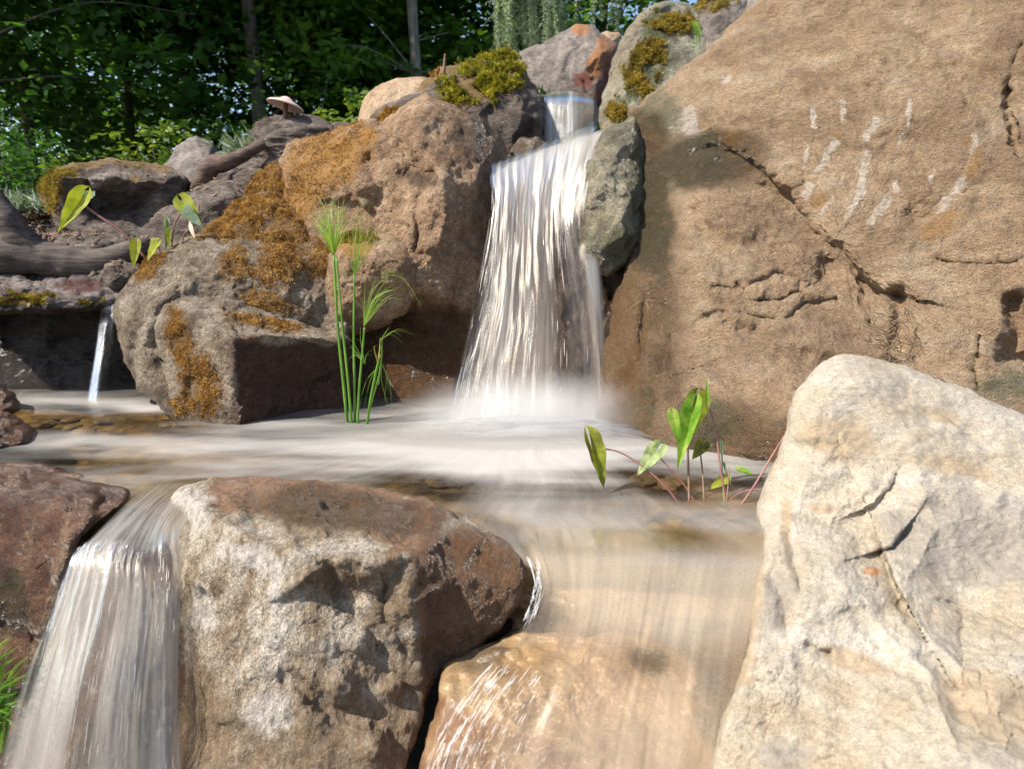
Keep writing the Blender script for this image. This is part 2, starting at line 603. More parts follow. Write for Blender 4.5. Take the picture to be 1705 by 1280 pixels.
def moss(label_rock, name, n, mat, ch=None, weight=None, size=0.006, lift=0.02, rng=None, clump=30.0, seed=3):
    rk = ROCKS[label_rock]
    rng = rng or np.random.default_rng(seed)
    w = weight if weight is not None else sstep(0.35, 0.7, rk['msk'][:, ch])
    p, nn = sample(rk, n, w, rng)
    if not len(p): return None
    cush = np.clip(0.5 + 0.9 * fbm(p * clump, seed, 3), 0, 1)
    hole = fbm(p * clump * 0.5, seed + 50, 2)
    keep = hole > -0.16
    p, nn, cush = p[keep], nn[keep], cush[keep]
    n = len(p)
    base = p + nn * (lift * cush ** 1.5 - 0.002)[:, None]
    V_, F_ = [], []
    for k in range(3):
        d = nn * 0.7 + rng.normal(0, 0.55, (n, 3)) + np.array([0, 0, 0.25])
        d /= np.linalg.norm(d, axis=1, keepdims=True)
        s_ = np.cross(d, rng.normal(0, 1, (n, 3)))
        s_ /= np.linalg.norm(s_, axis=1, keepdims=True)
        h = size * rng.uniform(0.6, 1.5, (n, 1))
        b = base + rng.normal(0, size * 0.4, (n, 3))
        V_ += [b - s_ * h * 0.32, b + s_ * h * 0.32, b + d * h * 1.2]
    V_ = np.stack(V_, 1).reshape(-1, 3)
    F_ = np.arange(len(V_)).reshape(-1, 3)
    org = rk['obj'].location
    me = mesh_np(name, V_, F_, org)
    o = link(name, me, mat, rk['obj'], False)
    return o

# ================================================================== boulders
M_big = rock_mat('sandy_brown_stone', [(0.31, 0.205, 0.125), (0.50, 0.35, 0.22), (0.63, 0.485, 0.335)], 3.0,
                 A=(0.72, 0.62, 0.52), B=(0.215, 0.20, 0.125), C=(0.42, 0.25, 0.11), bump=0.8, grain=75,
                 stretch=(1, 1, 2.0), rot=(0, 0.55, 0), pits=0.5, speck=0.3, wetcol=0.5, mott=0.8)
M_white = rock_mat('cream_quartzite', [(0.38, 0.29, 0.195), (0.46, 0.39, 0.295), (0.51, 0.45, 0.365), (0.55, 0.505, 0.435)], 3.5,
                   A=(0.43, 0.33, 0.22), B=(0.34, 0.30, 0.25), C=(0.50, 0.24, 0.10), bump=0.5, grain=90,
                   stretch=(0.8, 1, 1.8), rot=(0, 0.5, 0), speck=0.2, mott=0.65)
M_center = rock_mat('mottled_cream_and_rust_stone', [(0.21, 0.14, 0.09), (0.42, 0.335, 0.24), (0.58, 0.505, 0.41), (0.67, 0.61, 0.52)], 7.0,
                    A=(0.30, 0.165, 0.095), B=(0.26, 0.18, 0.11), C=(0.66, 0.60, 0.53), bump=0.7, grain=70,
                    stretch=(1.5, 1, 0.7), speck=0.4, wetcol=0.55)
M_red = rock_mat('wet_red_brown_stone', [(0.085, 0.042, 0.027), (0.185, 0.098, 0.062), (0.31, 0.195, 0.13)], 6.0,
                 A=(0.34, 0.24, 0.15), B=(0.06, 0.05, 0.02), C=(0.05, 0.04, 0.03), bump=0.6, grain=60,
                 stretch=(1, 1, 2.2), rot=(0, 0.35, 0), wetcol=0.7)
M_tan = rock_mat('wet_tan_stone', [(0.32, 0.215, 0.12), (0.47, 0.345, 0.205), (0.57, 0.45, 0.30)], 4.0,
                 A=(0.22, 0.11, 0.06), B=(0.15, 0.12, 0.09), C=(0.07, 0.06, 0.05), bump=0.3, grain=60, speck=0.15, wetcol=0.85)
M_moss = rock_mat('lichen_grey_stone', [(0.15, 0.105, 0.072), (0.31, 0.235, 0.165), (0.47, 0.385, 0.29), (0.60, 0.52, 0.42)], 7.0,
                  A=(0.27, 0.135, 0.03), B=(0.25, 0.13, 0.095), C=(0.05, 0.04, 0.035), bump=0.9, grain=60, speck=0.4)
M_brown = rock_mat('brown_stone', [(0.18, 0.105, 0.06), (0.36, 0.235, 0.145), (0.52, 0.385, 0.255)], 4.0,
                   A=(0.36, 0.185, 0.05), B=(0.19, 0.10, 0.045), C=(0.10, 0.065, 0.045), bump=0.7, grain=55, pits=0.3)
M_fall = rock_mat('wet_waterfall_stone', [(0.10, 0.07, 0.05), (0.20, 0.145, 0.10), (0.28, 0.21, 0.15)], 4.0,
                  A=(0.30, 0.15, 0.05), B=(0.07, 0.07, 0.045), C=(0.1, 0.1, 0.08), bump=0.5, grain=50)
M_green = rock_mat('wet_grey_green_stone', [(0.14, 0.135, 0.095), (0.29, 0.28, 0.21), (0.46, 0.44, 0.36)], 4.0,
                   A=(0.07, 0.075, 0.03), B=(0.3, 0.25, 0.18), C=(0.05, 0.05, 0.04), bump=0.7, grain=45, wetcol=0.92)
M_grey = rock_mat('grey_stone', [(0.10, 0.085, 0.075), (0.21, 0.18, 0.16), (0.33, 0.29, 0.26)], 4.0,
                  A=(0.36, 0.16, 0.06), B=(0.12, 0.085, 0.035), C=(0.22, 0.075, 0.05), bump=0.5, grain=60,
                  stretch=(1, 1, 1.8))
M_dark = rock_mat('dark_grey_stone', [(0.085, 0.064, 0.052), (0.20, 0.16, 0.135), (0.37, 0.31, 0.265)], 6.0,
                  A=(0.30, 0.19, 0.07), B=(0.05, 0.04, 0.038), C=(0.20, 0.11, 0.05), bump=0.8, grain=45,
                  stretch=(0.7, 0.7, 2.2))
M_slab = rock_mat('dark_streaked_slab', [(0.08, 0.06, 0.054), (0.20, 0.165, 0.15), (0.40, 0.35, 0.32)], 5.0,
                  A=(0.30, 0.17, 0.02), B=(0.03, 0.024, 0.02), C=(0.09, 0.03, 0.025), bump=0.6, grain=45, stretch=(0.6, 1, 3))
M_tanback = rock_mat('pale_tan_stone', [(0.25, 0.17, 0.10), (0.40, 0.29, 0.19), (0.50, 0.39, 0.27)], 3.0,
                     A=(0.3, 0.18, 0.06), B=(0.2, 0.15, 0.1), bump=0.4, grain=50)

fine = (0.012, 0.008, 0.006, 0.002)

# --- big sandy boulder on the right
streaks = [[(1352, 186), (1356, 215)], [(1402, 180), (1404, 205)], [(1458, 208), (1440, 238)], [(1516, 172), (1510, 215), (1492, 248)],
           [(1390, 238), (1362, 285)], [(1443, 260), (1430, 315)], [(1388, 328), (1365, 360)], [(1434, 322), (1408, 362)],
           [(1478, 338), (1448, 372)], [(1555, 290), (1548, 312)], [(1625, 235), (1605, 300)], [(1600, 310), (1560, 370)],
           [(1345, 250), (1340, 282)], [(1488, 305), (1492, 318)], [(1350, 312), (1342, 330)], [(1618, 225), (1628, 242)]]
big_masks = [(0, 'line', s_, 3.8 + 1.9 * (i % 3)) for i, s_ in enumerate(streaks)]
big_masks += [(0, 'blob', 1145, 205, 22, 30, 25), (0, 'blob', 1210, 130, 11, 9), (0, 'blob', 1120, 205, 9, 16),
              (0, 'blob', 1155, 225, 12, 18), (2, 'blob', 1365, 335, 22, 14), (2, 'blob', 1222, 235, 16, 16),
              (2, 'blob', 1395, 230, 7, 7), (2, 'blob', 1620, 275, 14, 34, 20), (2, 'blob', 1610, 235, 14, 10),
              (1, 'blob', 1150, 275, 95, 50, -15), (1, 'blob', 1090, 400, 34, 70), (1, 'blob', 1085, 330, 34, 70),
              (1, 'blob', 1100, 190, 45, 40),
              (1, 'blob', 1180, 700, 50, 50), (1, 'blob', 1065, 690, 30, 40), (1, 'blob', 1690, 640, 60, 30),
              (3, 'fn', lambda x, y, w: 1.15 * sstep(1190, 1060, x - 0.05 * (y - 450)) * sstep(140, 230, y)), (3, 'blob', 1180, 270, 100, 50, -10),
              (3, 'fn', lambda x, y, w: sstep(0.22, 0.02, w[:, 2]) * 0.9),
              (2, 'fn', lambda x, y, w: 0.75 * sstep(1130, 1040, x) * sstep(430, 520, y)),
              (2, 'blob', 1560, 380, 40, 20, -20)]
crack = [(1150, 262), (1195, 248), (1235, 256), (1280, 290), (1325, 340), (1370, 395), (1405, 418), (1430, 450), (1450, 480), (1500, 492)]
rock('boulder', 'huge sandy brown boulder with chalky white streaks filling the upper right',
     [(1040, 470, 2.3), (1050, 380, 2.42), (1046, 300, 2.52), (1042, 230, 2.62), (1052, 185, 2.68), (1075, 160, 2.66), (1110, 140, 2.64),
      (1150, 112, 2.62), (1200, 62, 2.62), (1245, 20, 2.62), (1290, -25, 2.6), (1500, -120, 2.5), (1850, -160, 2.3), (1950, 100, 2.0),
      (1950, 500, 1.65), (1950, 850, 1.45), (1700, 900, 1.4), (1500, 860, 1.45), (1320, 800, 1.56), (1200, 775, 1.66), (1100, 760, 1.76),
      (1010, 745, 1.9), (1000, 700, 2.02), (1005, 600, 2.18), (1015, 520, 2.28)],
     [(1110, 230, 2.48), (1150, 190, 2.45), (1250, 200, 2.33), (1300, 280, 2.2), (1400, 380, 2.03), (1450, 450, 1.92), (1520, 490, 1.83),
      (1400, 150, 2.27), (1600, 150, 2.1), (1600, 350, 1.93), (1700, 200, 2.0), (1700, 500, 1.7), (1600, 620, 1.64), (1550, 600, 1.68),
      (1150, 300, 2.34), (1230, 290, 2.26), (1300, 345, 2.18), (1370, 420, 2.04), (1420, 480, 1.96), (1200, 330, 2.22), (1150, 420, 2.16),
      (1250, 420, 2.06), (1330, 430, 2.02), (1090, 480, 2.22), (1100, 580, 2.1), (1200, 560, 1.93), (1350, 520, 1.92), (1420, 570, 1.84),
      (1480, 560, 1.82), (1200, 690, 1.78), (1320, 680, 1.66), (1080, 690, 1.93)],
     (1390, 400), M_big, back=0.8, rnd=(70, 0.10), nth=520, nr=170, smooth=4, seed=3,
     amp=(0.018, 0.009, 0.022, 0.010), frq=(2.5, 13, 4, 42), aniso=(0.8, 1, 1.7), tilt=0.55,
     grooves=[(crack, 8, 0.022), ([(1700, 80), (1682, 120), (1678, 180), (1690, 230), (1695, 262)], 5, 0.04),
              ([(1185, 480), (1240, 480), (1290, 455), (1330, 470), (1345, 500)], 6, 0.02),
              ([(1160, 540), (1210, 520), (1290, 535)], 6, 0.02), ([(1310, 530), (1350, 500), (1390, 498)], 5, 0.02),
              ([(1228, 470), (1250, 495), (1300, 500), (1330, 480)], 4, 0.02), ([(1440, 450), (1438, 500), (1450, 545)], 5, 0.025),
              ([(1560, 430), (1640, 445), (1710, 430)], 4, 0.02), ([(1630, 560), (1622, 600), (1626, 650)], 3, 0.015),
              ([(1500, 492), (1498, 540), (1500, 590)], 16, 0.05), ([(1540, 360), (1560, 340), (1600, 330)], 5, 0.015),
              ([(1075, 500), (1068, 560), (1072, 650)], 6, 0.02), ([(1120, 640), (1190, 600)], 5, 0.012),
              ([(1690, 500), (1700, 560), (1680, 590), (1720, 600)], 16, 0.06)],
     steps=[(crack[2:], 60, 0.026), ([(1160, 540), (1210, 520), (1290, 535)], 30, -0.02), ([(1185, 480), (1240, 482), (1290, 458), (1330, 470)], 30, -0.02)],
     bumps=[(1378, 452, 16, -0.05), (1480, 515, 26, 0.03), (1520, 360, 18, -0.03), (1340, 300, 14, -0.015), (1560, 30, 40, -0.02),
            (1190, 500, 10, -0.012), (1260, 545, 9, -0.015)],
     masks=big_masks, warp=8)

# --- cream boulder, right foreground
rock('boulder', 'pale cream boulder with rust stains in the right foreground',
     [(1180, 1300, .77), (1205, 1215, .80), (1240, 1130, .86), (1256, 1030, .94), (1262, 970, .99), (1275, 925, 1.06), (1267, 850, 1.25),
      (1285, 800, 1.28), (1300, 755, 1.3), (1318, 690, 1.32), (1332, 655, 1.34), (1350, 632, 1.35), (1362, 610, 1.37), (1400, 594, 1.38),
      (1440, 600, 1.38), (1510, 618, 1.36), (1600, 645, 1.32), (1705, 690, 1.27), (1850, 750, 1.2), (1900, 1000, .9), (1900, 1400, .55),
      (1500, 1450, .52), (1150, 1400, .7)],
     [(1420, 635, 1.31), (1360, 690, 1.28), (1500, 700, 1.25), (1350, 760, 1.24), (1650, 760, 1.2), (1330, 850, 1.19), (1450, 790, 1.2),
      (1470, 900, 1.07), (1360, 950, 1.00), (1490, 1000, .93), (1560, 880, 1.08), (1700, 900, 1.07), (1600, 1000, .99), (1700, 1100, .84),
      (1400, 1100, .87), (1310, 1100, .875), (1250, 1250, .77), (1400, 1250, .75), (1600, 1250, .68), (1310, 1000, .95), (1290, 920, 1.06),
      (1700, 830, 1.12), (1335, 1010, .935), (1300, 1180, .82)],
     (1500, 930), M_white, back=0.45, rnd=(16, 0.03), nth=480, nr=170, smooth=0, seed=11,
     amp=(0.008, 0.004, 0.016, 0.003), frq=(3.5, 12, 5, 60), aniso=(1, 1, 1.4), jag=2.0,
     steps=[([(1466, 905), (1478, 935), (1490, 970), (1510, 1005)], 60, 0.05),
            ([(1440, 846), (1458, 838), (1475, 812)], 18, 0.022), ([(1462, 916), (1482, 910), (1502, 886)], 24, 0.03)],
     grooves=[([(1310, 880), (1325, 940), (1335, 980)], 9, 0.015), ([(1345, 1075), (1380, 1088)], 5, 0.012),
              ([(1280, 960), (1300, 990), (1310, 1040)], 16, 0.02), ([(1560, 1000), (1640, 1020), (1720, 1055)], 5, 0.008)],
     bumps=[(1540, 830, 14, 0.01), (1600, 840, 20, 0.012), (1660, 830, 12, 0.01)],
     masks=[(0, 'blob', 1390, 730, 70, 40, 10), (0, 'blob', 1560, 690, 40, 14, 20), (0, 'blob', 1600, 780, 70, 20, 12),
            (0, 'blob', 1660, 1170, 110, 50, 18), (0, 'blob', 1430, 1100, 70, 20, 20), (0, 'line', [(1270, 960), (1250, 1110), (1240, 1140)], 10),
            (0, 'blob', 1310, 870, 10, 50), (0, 'blob', 1370, 845, 30, 10),
            (1, 'blob', 1600, 910, 150, 60, 12), (1, 'blob', 1290, 1000, 26, 60, 15), (1, 'blob', 1500, 870, 50, 22, 20),
            (1, 'blob', 1600, 850, 60, 26, 10), (1, 'blob', 1310, 1260, 50, 30), (1, 'line', [(1330, 650), (1345, 625)], 8),
            (2, 'blob', 1452, 950, 16, 9)], warp=6)

# --- mottled block between the two front cascades
rock('boulder', 'mottled cream and rust block standing between the two front cascades',
     [(276, 880, 1.3), (280, 842, 1.36), (300, 816, 1.38), (345, 800, 1.42), (430, 797, 1.44), (520, 802, 1.42), (600, 808, 1.4),
      (690, 826, 1.36), (765, 853, 1.3), (830, 890, 1.17), (864, 927, 1.09), (874, 955, 1.08), (862, 1000, 1.08), (838, 1040, 1.08),
      (812, 1065, 1.08), (775, 1088, 1.075), (735, 1105, 1.07), (705, 1170, 1.02), (680, 1250, .98), (660, 1360, .9), (300, 1380, .95),
      (285, 1300, 1.0), (292, 1200, 1.05), (280, 1120, 1.08), (286, 1000, 1.14), (292, 940, 1.2)],
     [(335, 850, 1.22), (372, 872, 1.13), (420, 898, 1.07), (500, 922, 1.02), (560, 930, 1.01), (640, 935, 1.01), (685, 928, 1.03),
      (745, 888, 1.13), (785, 866, 1.21), (500, 860, 1.2), (620, 870, 1.18), (330, 930, 1.11), (375, 960, 1.07), (450, 1000, 1.01),
      (500, 960, 1.005), (560, 990, 1.03), (640, 985, 1.03), (680, 1000, 1.0), (690, 1060, 1.01), (350, 1100, 1.04), (460, 1100, .985),
      (540, 1080, .99), (620, 1090, 1.02), (500, 1180, .95), (620, 1180, .98), (400, 1250, .96), (550, 1260, .92), (640, 1260, .94),
      (760, 960, 1.06), (820, 980, 1.075), (720, 1040, 1.03), (780, 1040, 1.055), (835, 960, 1.075), (815, 905, 1.115)],
     (530, 1030), M_center, back=0.28, rnd=(8, 0.015), nth=460, nr=150, smooth=2, seed=21, jag=1.4,
     amp=(0.008, 0.005, 0.011, 0.0045), frq=(5, 12, 10, 50), aniso=(1, 1, 0.8), warp=8,
     grooves=[([(545, 940), (560, 1000), (600, 1030), (640, 1080)], 14, 0.016), ([(480, 1130), (560, 1180), (620, 1200)], 16, 0.016),
              ([(640, 960), (650, 1040), (690, 1100)], 9, 0.012)],
     bumps=[(600, 1060, 24, 0.02), (570, 1140, 22, 0.02), (620, 1240, 30, 0.03), (650, 1150, 16, 0.02)],
     masks=[(0, 'fn', lambda x, y, w: sstep(0.0, 14.0, (858 + 0.19 * (x - 370)) * (x < 650) + (960 - 0.75 * (x - 640)) * (x >= 650) - y)
             * sstep(330, 375, x)),
            (0, 'fn', lambda x, y, w: sstep(660, 700, x - 0.12 * (y - 950)) * sstep(870, 900, y)),  # rust right face, its tone partly standing in for shade and bounced light
            (0, 'line', [(288, 960), (296, 1080), (300, 1150)], 13),
            (1, 'fn', lambda x, y, w: 0.8 * sstep(1060, 1190, y + 0.25 * (x - 400))), (1, 'blob', 560, 960, 70, 36),
            (1, 'blob', 650, 1000, 40, 60), (1, 'blob', 560, 860, 150, 40, 5), (1, 'blob', 330, 1180, 30, 90),
            (2, 'blob', 320, 850, 40, 40), (2, 'blob', 420, 925, 60, 26, 15), (2, 'line', [(458, 930), (455, 1010)], 9),
            (2, 'blob', 345, 1010, 26, 46), (2, 'blob', 450, 1180, 50, 40),
            (3, 'fn', lambda x, y, w: 0.8 * sstep(660, 720, x) * sstep(860, 900, y)), (3, 'blob', 600, 855, 200, 36, 6),
            (3, 'blob', 295, 1080, 18, 120)])

# --- red brown rock, left foreground
rock('boulder', 'dark red brown wet rock at the left edge beside the front cascade',
     [(-330, 775, 1.6), (0, 766, 1.6), (60, 770, 1.58), (110, 785, 1.53), (160, 803, 1.47), (212, 818, 1.4), (214, 832, 1.36), (185, 850, 1.3),
      (150, 870, 1.22), (128, 895, 1.18), (115, 940, 1.17), (95, 1010, 1.16), (70, 1080, 1.14), (60, 1150, 1.14), (60, 1300, 1.1), (-330, 1300, 1.06), (-360, 1000, 1.2)],
     [(0, 818, 1.35), (60, 832, 1.32), (110, 850, 1.26), (150, 860, 1.23), (40, 920, 1.23), (80, 930, 1.2), (30, 1020, 1.17), (20, 1150, 1.12),
      (90, 790, 1.5), (-150, 830, 1.34), (-150, 1000, 1.16), (-300, 850, 1.34)],
     (40, 960), M_red, back=0.3, rnd=(14, 0.03), nth=340, nr=110, smooth=2, seed=31, jag=1.5, amp=(0.010, 0.006, 0.010, 0.0025),
     frq=(5, 12, 9, 50), aniso=(1, 1, 1.6),
     masks=[(0, 'fn', lambda x, y, w: 0.5 * sstep(840, 900, y) * (np.sin(x * 0.11 + y * 0.03) > 0.45)), (1, 'blob', 20, 1000, 40, 60),
            (3, 'fn', lambda x, y, w: 1.0 + 0 * x), (0, 'line', [(112, 862), (118, 900), (100, 960)], 6)])
rock('rock', 'small dark wet rock poking from the pool at the far left edge',
     [(-60, 690, 1.97), (0, 686, 1.97), (30, 693, 1.95), (58, 712, 1.9), (52, 738, 1.8), (0, 765, 1.72), (-60, 765, 1.72)], [(0, 720, 1.8)],
     (-5, 722), M_red, back=0.12, rnd=(20, 0.05), nth=120, nr=24, seed=33, amp=(0.01, 0.006, 0.008, 0.002), masks=[(3, 'fn', lambda x, y, w: 1 + 0 * x)],
     cat='rock')
rock('rock', 'smallest dark stone at the left edge, at the foot of the niche',
     [(-50, 650, 2.22), (0, 646, 2.22), (24, 658, 2.2), (33, 680, 2.12), (0, 700, 2.06), (-50, 700, 2.06)], [(0, 670, 2.1)],
     (-5, 672), M_red, back=0.1, rnd=(16, 0.05), nth=90, nr=18, seed=34, amp=(0.008, 0.005, 0.006, 0.002), masks=[(3, 'fn', lambda x, y, w: 1 + 0 * x)],
     cat='rock')

# --- tan step under the right cascade
rock('boulder', 'wet tan step stone under the water of the right front cascade',
     [(742, 1102, 1.06), (800, 1072, 1.08), (865, 1046, 1.1), (960, 1050, 1.1), (1080, 1050, 1.08), (1150, 1085, 1.03), (1200, 1140, .98),
      (1250, 1210, .92), (1270, 1350, .8), (900, 1420, .78), (680, 1420, .82), (700, 1280, .88), (735, 1160, .95)],
     [(768, 1138, .98), (800, 1168, .925), (870, 1212, .89), (1000, 1262, .855), (1100, 1290, .835), (900, 1130, .97), (1050, 1150, .96),
      (780, 1240, .89), (850, 1290, .865), (1180, 1200, .9)],
     (960, 1200), M_tan, back=0.3, rnd=(14, 0.03), nth=300, nr=90, smooth=1, seed=41, amp=(0.006, 0.003, 0.008, 0.0015), frq=(5, 10, 7, 50),
     masks=[(3, 'fn', lambda x, y, w: 1.0 + 0 * x), (0, 'fn', lambda x, y, w: 0.8 * sstep(0, 40, y - (1150 + 0.42 * (x - 760)))),
            (1, 'blob', 1085, 1100, 40, 26, 30), (1, 'blob', 800, 1100, 60, 18, -20), (2, 'blob', 1190, 1190, 30, 70, -20)])

# --- mossy block left of the papyrus
rock('boulder', 'large lichen grey ledge boulder with rusty moss, left of the green papyrus',
     [(196, 520, 2.42), (205, 490, 2.42), (222, 455, 2.5), (255, 430, 2.55), (290, 405, 2.6), (330, 392, 2.65), (400, 388, 2.7),
      (440, 395, 2.68), (500, 392, 2.66), (540, 385, 2.64), (575, 405, 2.54), (590, 450, 2.5), (588, 520, 2.42), (580, 570, 2.38),
      (585, 640, 2.3), (575, 720, 2.22), (400, 735, 2.04), (330, 725, 2.07), (290, 700, 2.13), (262, 668, 2.2), (235, 650, 2.25),
      (215, 600, 2.33), (200, 560, 2.4)],
     [(330, 425, 2.47), (420, 430, 2.47), (500, 430, 2.48), (300, 470, 2.38), (380, 480, 2.38), (470, 490, 2.4), (300, 503, 2.36),
      (420, 515, 2.40), (530, 545, 2.44), (255, 520, 2.29), (330, 560, 2.34), (388, 575, 2.36), (460, 570, 2.38), (560, 575, 2.4),
      (300, 620, 2.26), (400, 660, 2.32), (520, 640, 2.36), (240, 580, 2.28),
      (235, 520, 2.34)],
     (390, 560), M_moss, back=0.4, rnd=(24, 0.06), nth=380, nr=120, smooth=1, seed=51, amp=(0.010, 0.009, 0.018, 0.008), frq=(4, 11, 7, 40), warp=7,
     masks=[(0, 'blob', 470, 440, 40, 50, 20), (0, 'blob', 390, 440, 26, 34), (0, 'blob', 300, 565, 26, 60, -10), (0, 'blob', 340, 630, 34, 60, -10),
            (0, 'blob', 250, 445, 40, 18, -30), (0, 'blob', 420, 545, 60, 10), (0, 'blob', 450, 505, 60, 16, 10), (0, 'blob', 530, 430, 26, 40),
            (1, 'fn', lambda x, y, w: sstep(372, 400, x) * sstep(0, 12, y - (552 + 0.03 * (x - 390)))),  # right face toned dark, its shade put into the colour
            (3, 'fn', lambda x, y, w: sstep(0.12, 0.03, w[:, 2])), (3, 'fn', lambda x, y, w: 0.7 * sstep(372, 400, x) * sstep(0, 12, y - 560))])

# --- brown boulder left of the waterfall
rock('boulder', 'rugged brown boulder with orange moss shoulder, immediately left of the main waterfall',
     [(470, 300, 2.75), (462, 262, 2.8), (485, 240, 2.85), (560, 216, 2.85), (610, 205, 2.8), (640, 207, 2.75), (665, 190, 2.72),
      (690, 166, 2.72), (715, 158, 2.72), (740, 170, 2.72), (765, 187, 2.72), (800, 197, 2.72), (832, 222, 2.72), (856, 262, 2.72),
      (834, 282, 2.68), (824, 300, 2.64), (820, 400, 2.57), (815, 480, 2.5), (800, 560, 2.47), (770, 650, 2.42), (750, 740, 2.37),
      (540, 740, 2.37), (520, 600, 2.5), (470, 450, 2.6), (455, 360, 2.7)],
     [(560, 290, 2.60), (520, 345, 2.62), (610, 240, 2.66), (640, 300, 2.56), (650, 340, 2.52), (700, 200, 2.6), (700, 250, 2.52), (690, 275, 2.6),
      (740, 300, 2.42), (790, 300, 2.5), (690, 380, 2.38), (650, 360, 2.55), (740, 400, 2.36), (800, 420, 2.48), (690, 460, 2.34), (730, 490, 2.38),
      (700, 520, 2.46), (760, 500, 2.46), (640, 440, 2.45), (620, 490, 2.5), (660, 530, 2.55), (720, 550, 2.52), (600, 560, 2.55), (650, 640, 2.46), (720, 650, 2.44), (580, 660, 2.46)],
     (650, 430), M_brown, back=0.6, rnd=(30, 0.08), nth=420, nr=130, smooth=0, seed=61, amp=(0.010, 0.009, 0.020, 0.008), frq=(4, 9, 6, 42), warp=7,
     grooves=[([(705, 300), (700, 350), (695, 420)], 9, 0.03), ([(620, 270), (640, 330), (660, 350)], 14, 0.04)],
     masks=[(0, 'blob', 545, 265, 75, 55, -20), (0, 'blob', 500, 330, 50, 40), (0, 'blob', 610, 225, 20, 22), (2, 'blob', 780, 230, 50, 40, 30),
            (1, 'fn', lambda x, y, w: sstep(490, 530, y)), (2, 'blob', 700, 300, 40, 14, 10),  # hollow below the overhang toned darker, its shade put into the colour
            (3, 'fn', lambda x, y, w: sstep(770, 810, x) * 0.9), (3, 'fn', lambda x, y, w: sstep(470, 540, y) * 0.8)])
rock('boulder', 'small sandy boulder overhanging a dark hollow, behind the papyrus heads',
     [(545, 425, 2.45), (560, 400, 2.45), (600, 386, 2.45), (640, 392, 2.42), (676, 410, 2.38), (694, 440, 2.35), (692, 480, 2.34),
      (672, 520, 2.37), (630, 545, 2.42), (580, 560, 2.46), (550, 540, 2.46), (540, 480, 2.46)],
     [(625, 425, 2.27), (664, 440, 2.26), (690, 470, 2.3), (600, 470, 2.32), (640, 490, 2.32), (570, 420, 2.36)],
     (620, 465), M_brown, back=0.25, rnd=(16, 0.04), nth=180, nr=50, seed=62, smooth=1, amp=(0.008, 0.005, 0.014, 0.0035), frq=(5, 11, 8, 45),
     masks=[(0, 'blob', 590, 410, 30, 16)])

# --- rock behind the falling water, and the grey green one beside it
rock('boulder', 'wet brown rock face behind the main waterfall',
     [(812, 288, 2.70), (850, 276, 2.76), (900, 256, 2.84), (960, 236, 2.9), (1010, 222, 2.85), (1045, 300, 2.75), (1050, 480, 2.62),
      (1040, 600, 2.5), (1030, 750, 2.4), (700, 750, 2.4), (730, 620, 2.5), (795, 450, 2.64)],
     [(900, 300, 2.66), (900, 400, 2.58), (900, 600, 2.46), (950, 290, 2.7), (970, 600, 2.44), (830, 600, 2.46)],
     (900, 500), M_fall, back=0.5, rnd=(14, 0.04), nth=240, nr=70, seed=71, amp=(0.02, 0.012, 0.015, 0.003), frq=(4, 8, 7, 40),
     masks=[(3, 'fn', lambda x, y, w: 1 + 0 * x), (0, 'blob', 900, 260, 100, 16, -14), (1, 'blob', 790, 620, 40, 90, 20)])
rock('boulder', 'smooth wet grey green rock hugging the right side of the main waterfall',
     [(1056, 197, 2.64), (1020, 214, 2.6), (990, 245, 2.54), (975, 300, 2.47), (966, 360, 2.44), (968, 420, 2.42), (985, 450, 2.42),
      (1010, 460, 2.40), (1042, 440, 2.40), (1066, 400, 2.40), (1074, 330, 2.44), (1070, 260, 2.52)],
     [(1010, 300, 2.38), (1035, 390, 2.33), (1040, 240, 2.48), (1000, 410, 2.36), (1050, 330, 2.38)],
     (1020, 330), M_green, back=0.3, rnd=(22, 0.06), nth=220, nr=70, seed=72, smooth=3, amp=(0.014, 0.010, 0.010, 0.003), frq=(5, 11, 9, 45), jag=2,
     masks=[(3, 'fn', lambda x, y, w: 0.9 + 0 * x), (0, 'blob', 1040, 420, 40, 40), (0, 'blob', 1060, 300, 16, 80)])

# --- upper tier
rock('boulder', 'mossy pillar-like grey rock between the upper cascade and the huge boulder',
     [(1000, 222, 3.0), (996, 185, 3.0), (1006, 150, 3.05), (1020, 110, 3.1), (1030, 75, 3.1), (1050, 40, 3.15), (1075, 15, 3.2),
      (1110, 3, 3.2), (1150, 8, 3.2), (1168, 40, 3.1), (1185, 90, 2.95), (1150, 150, 2.85), (1080, 215, 2.8), (1040, 240, 2.85)],
     [(1045, 100, 2.98), (1055, 170, 2.86), (1110, 80, 2.98), (1120, 120, 2.9), (1090, 40, 3.06)],
     (1085, 120), M_green, back=0.4, rnd=(18, 0.06), nth=220, nr=60, seed=81, smooth=1, amp=(0.012, 0.006, 0.014, 0.0035), frq=(4, 10, 8, 40),
     masks=[(1, 'fn', lambda x, y, w: 0.8 * sstep(30, 8, np.abs(x - (1030 - 0.3 * (y - 120))))), (0, 'blob', 1075, 120, 36, 60, 20),
            (0, 'blob', 1028, 185, 24, 26), (0, 'blob', 1110, 45, 50, 26)])
rock('boulder', 'grey lilac rock wedged at the top between the mossy pillar rock and the huge boulder',
     [(1140, 18, 3.3), (1175, 2, 3.3), (1220, -14, 3.3), (1275, -30, 3.2), (1262, 40, 3.0), (1210, 95, 2.9), (1160, 135, 2.9), (1145, 75, 3.1)],
     [(1190, 40, 3.02), (1200, 20, 3.08)],
     (1195, 50), M_grey, back=0.4, rnd=(16, 0.06), nth=160, nr=40, seed=82, amp=(0.015, 0.01, 0.016, 0.003), frq=(4, 10, 8, 40),
     masks=[(1, 'blob', 1180, 12, 36, 12)])
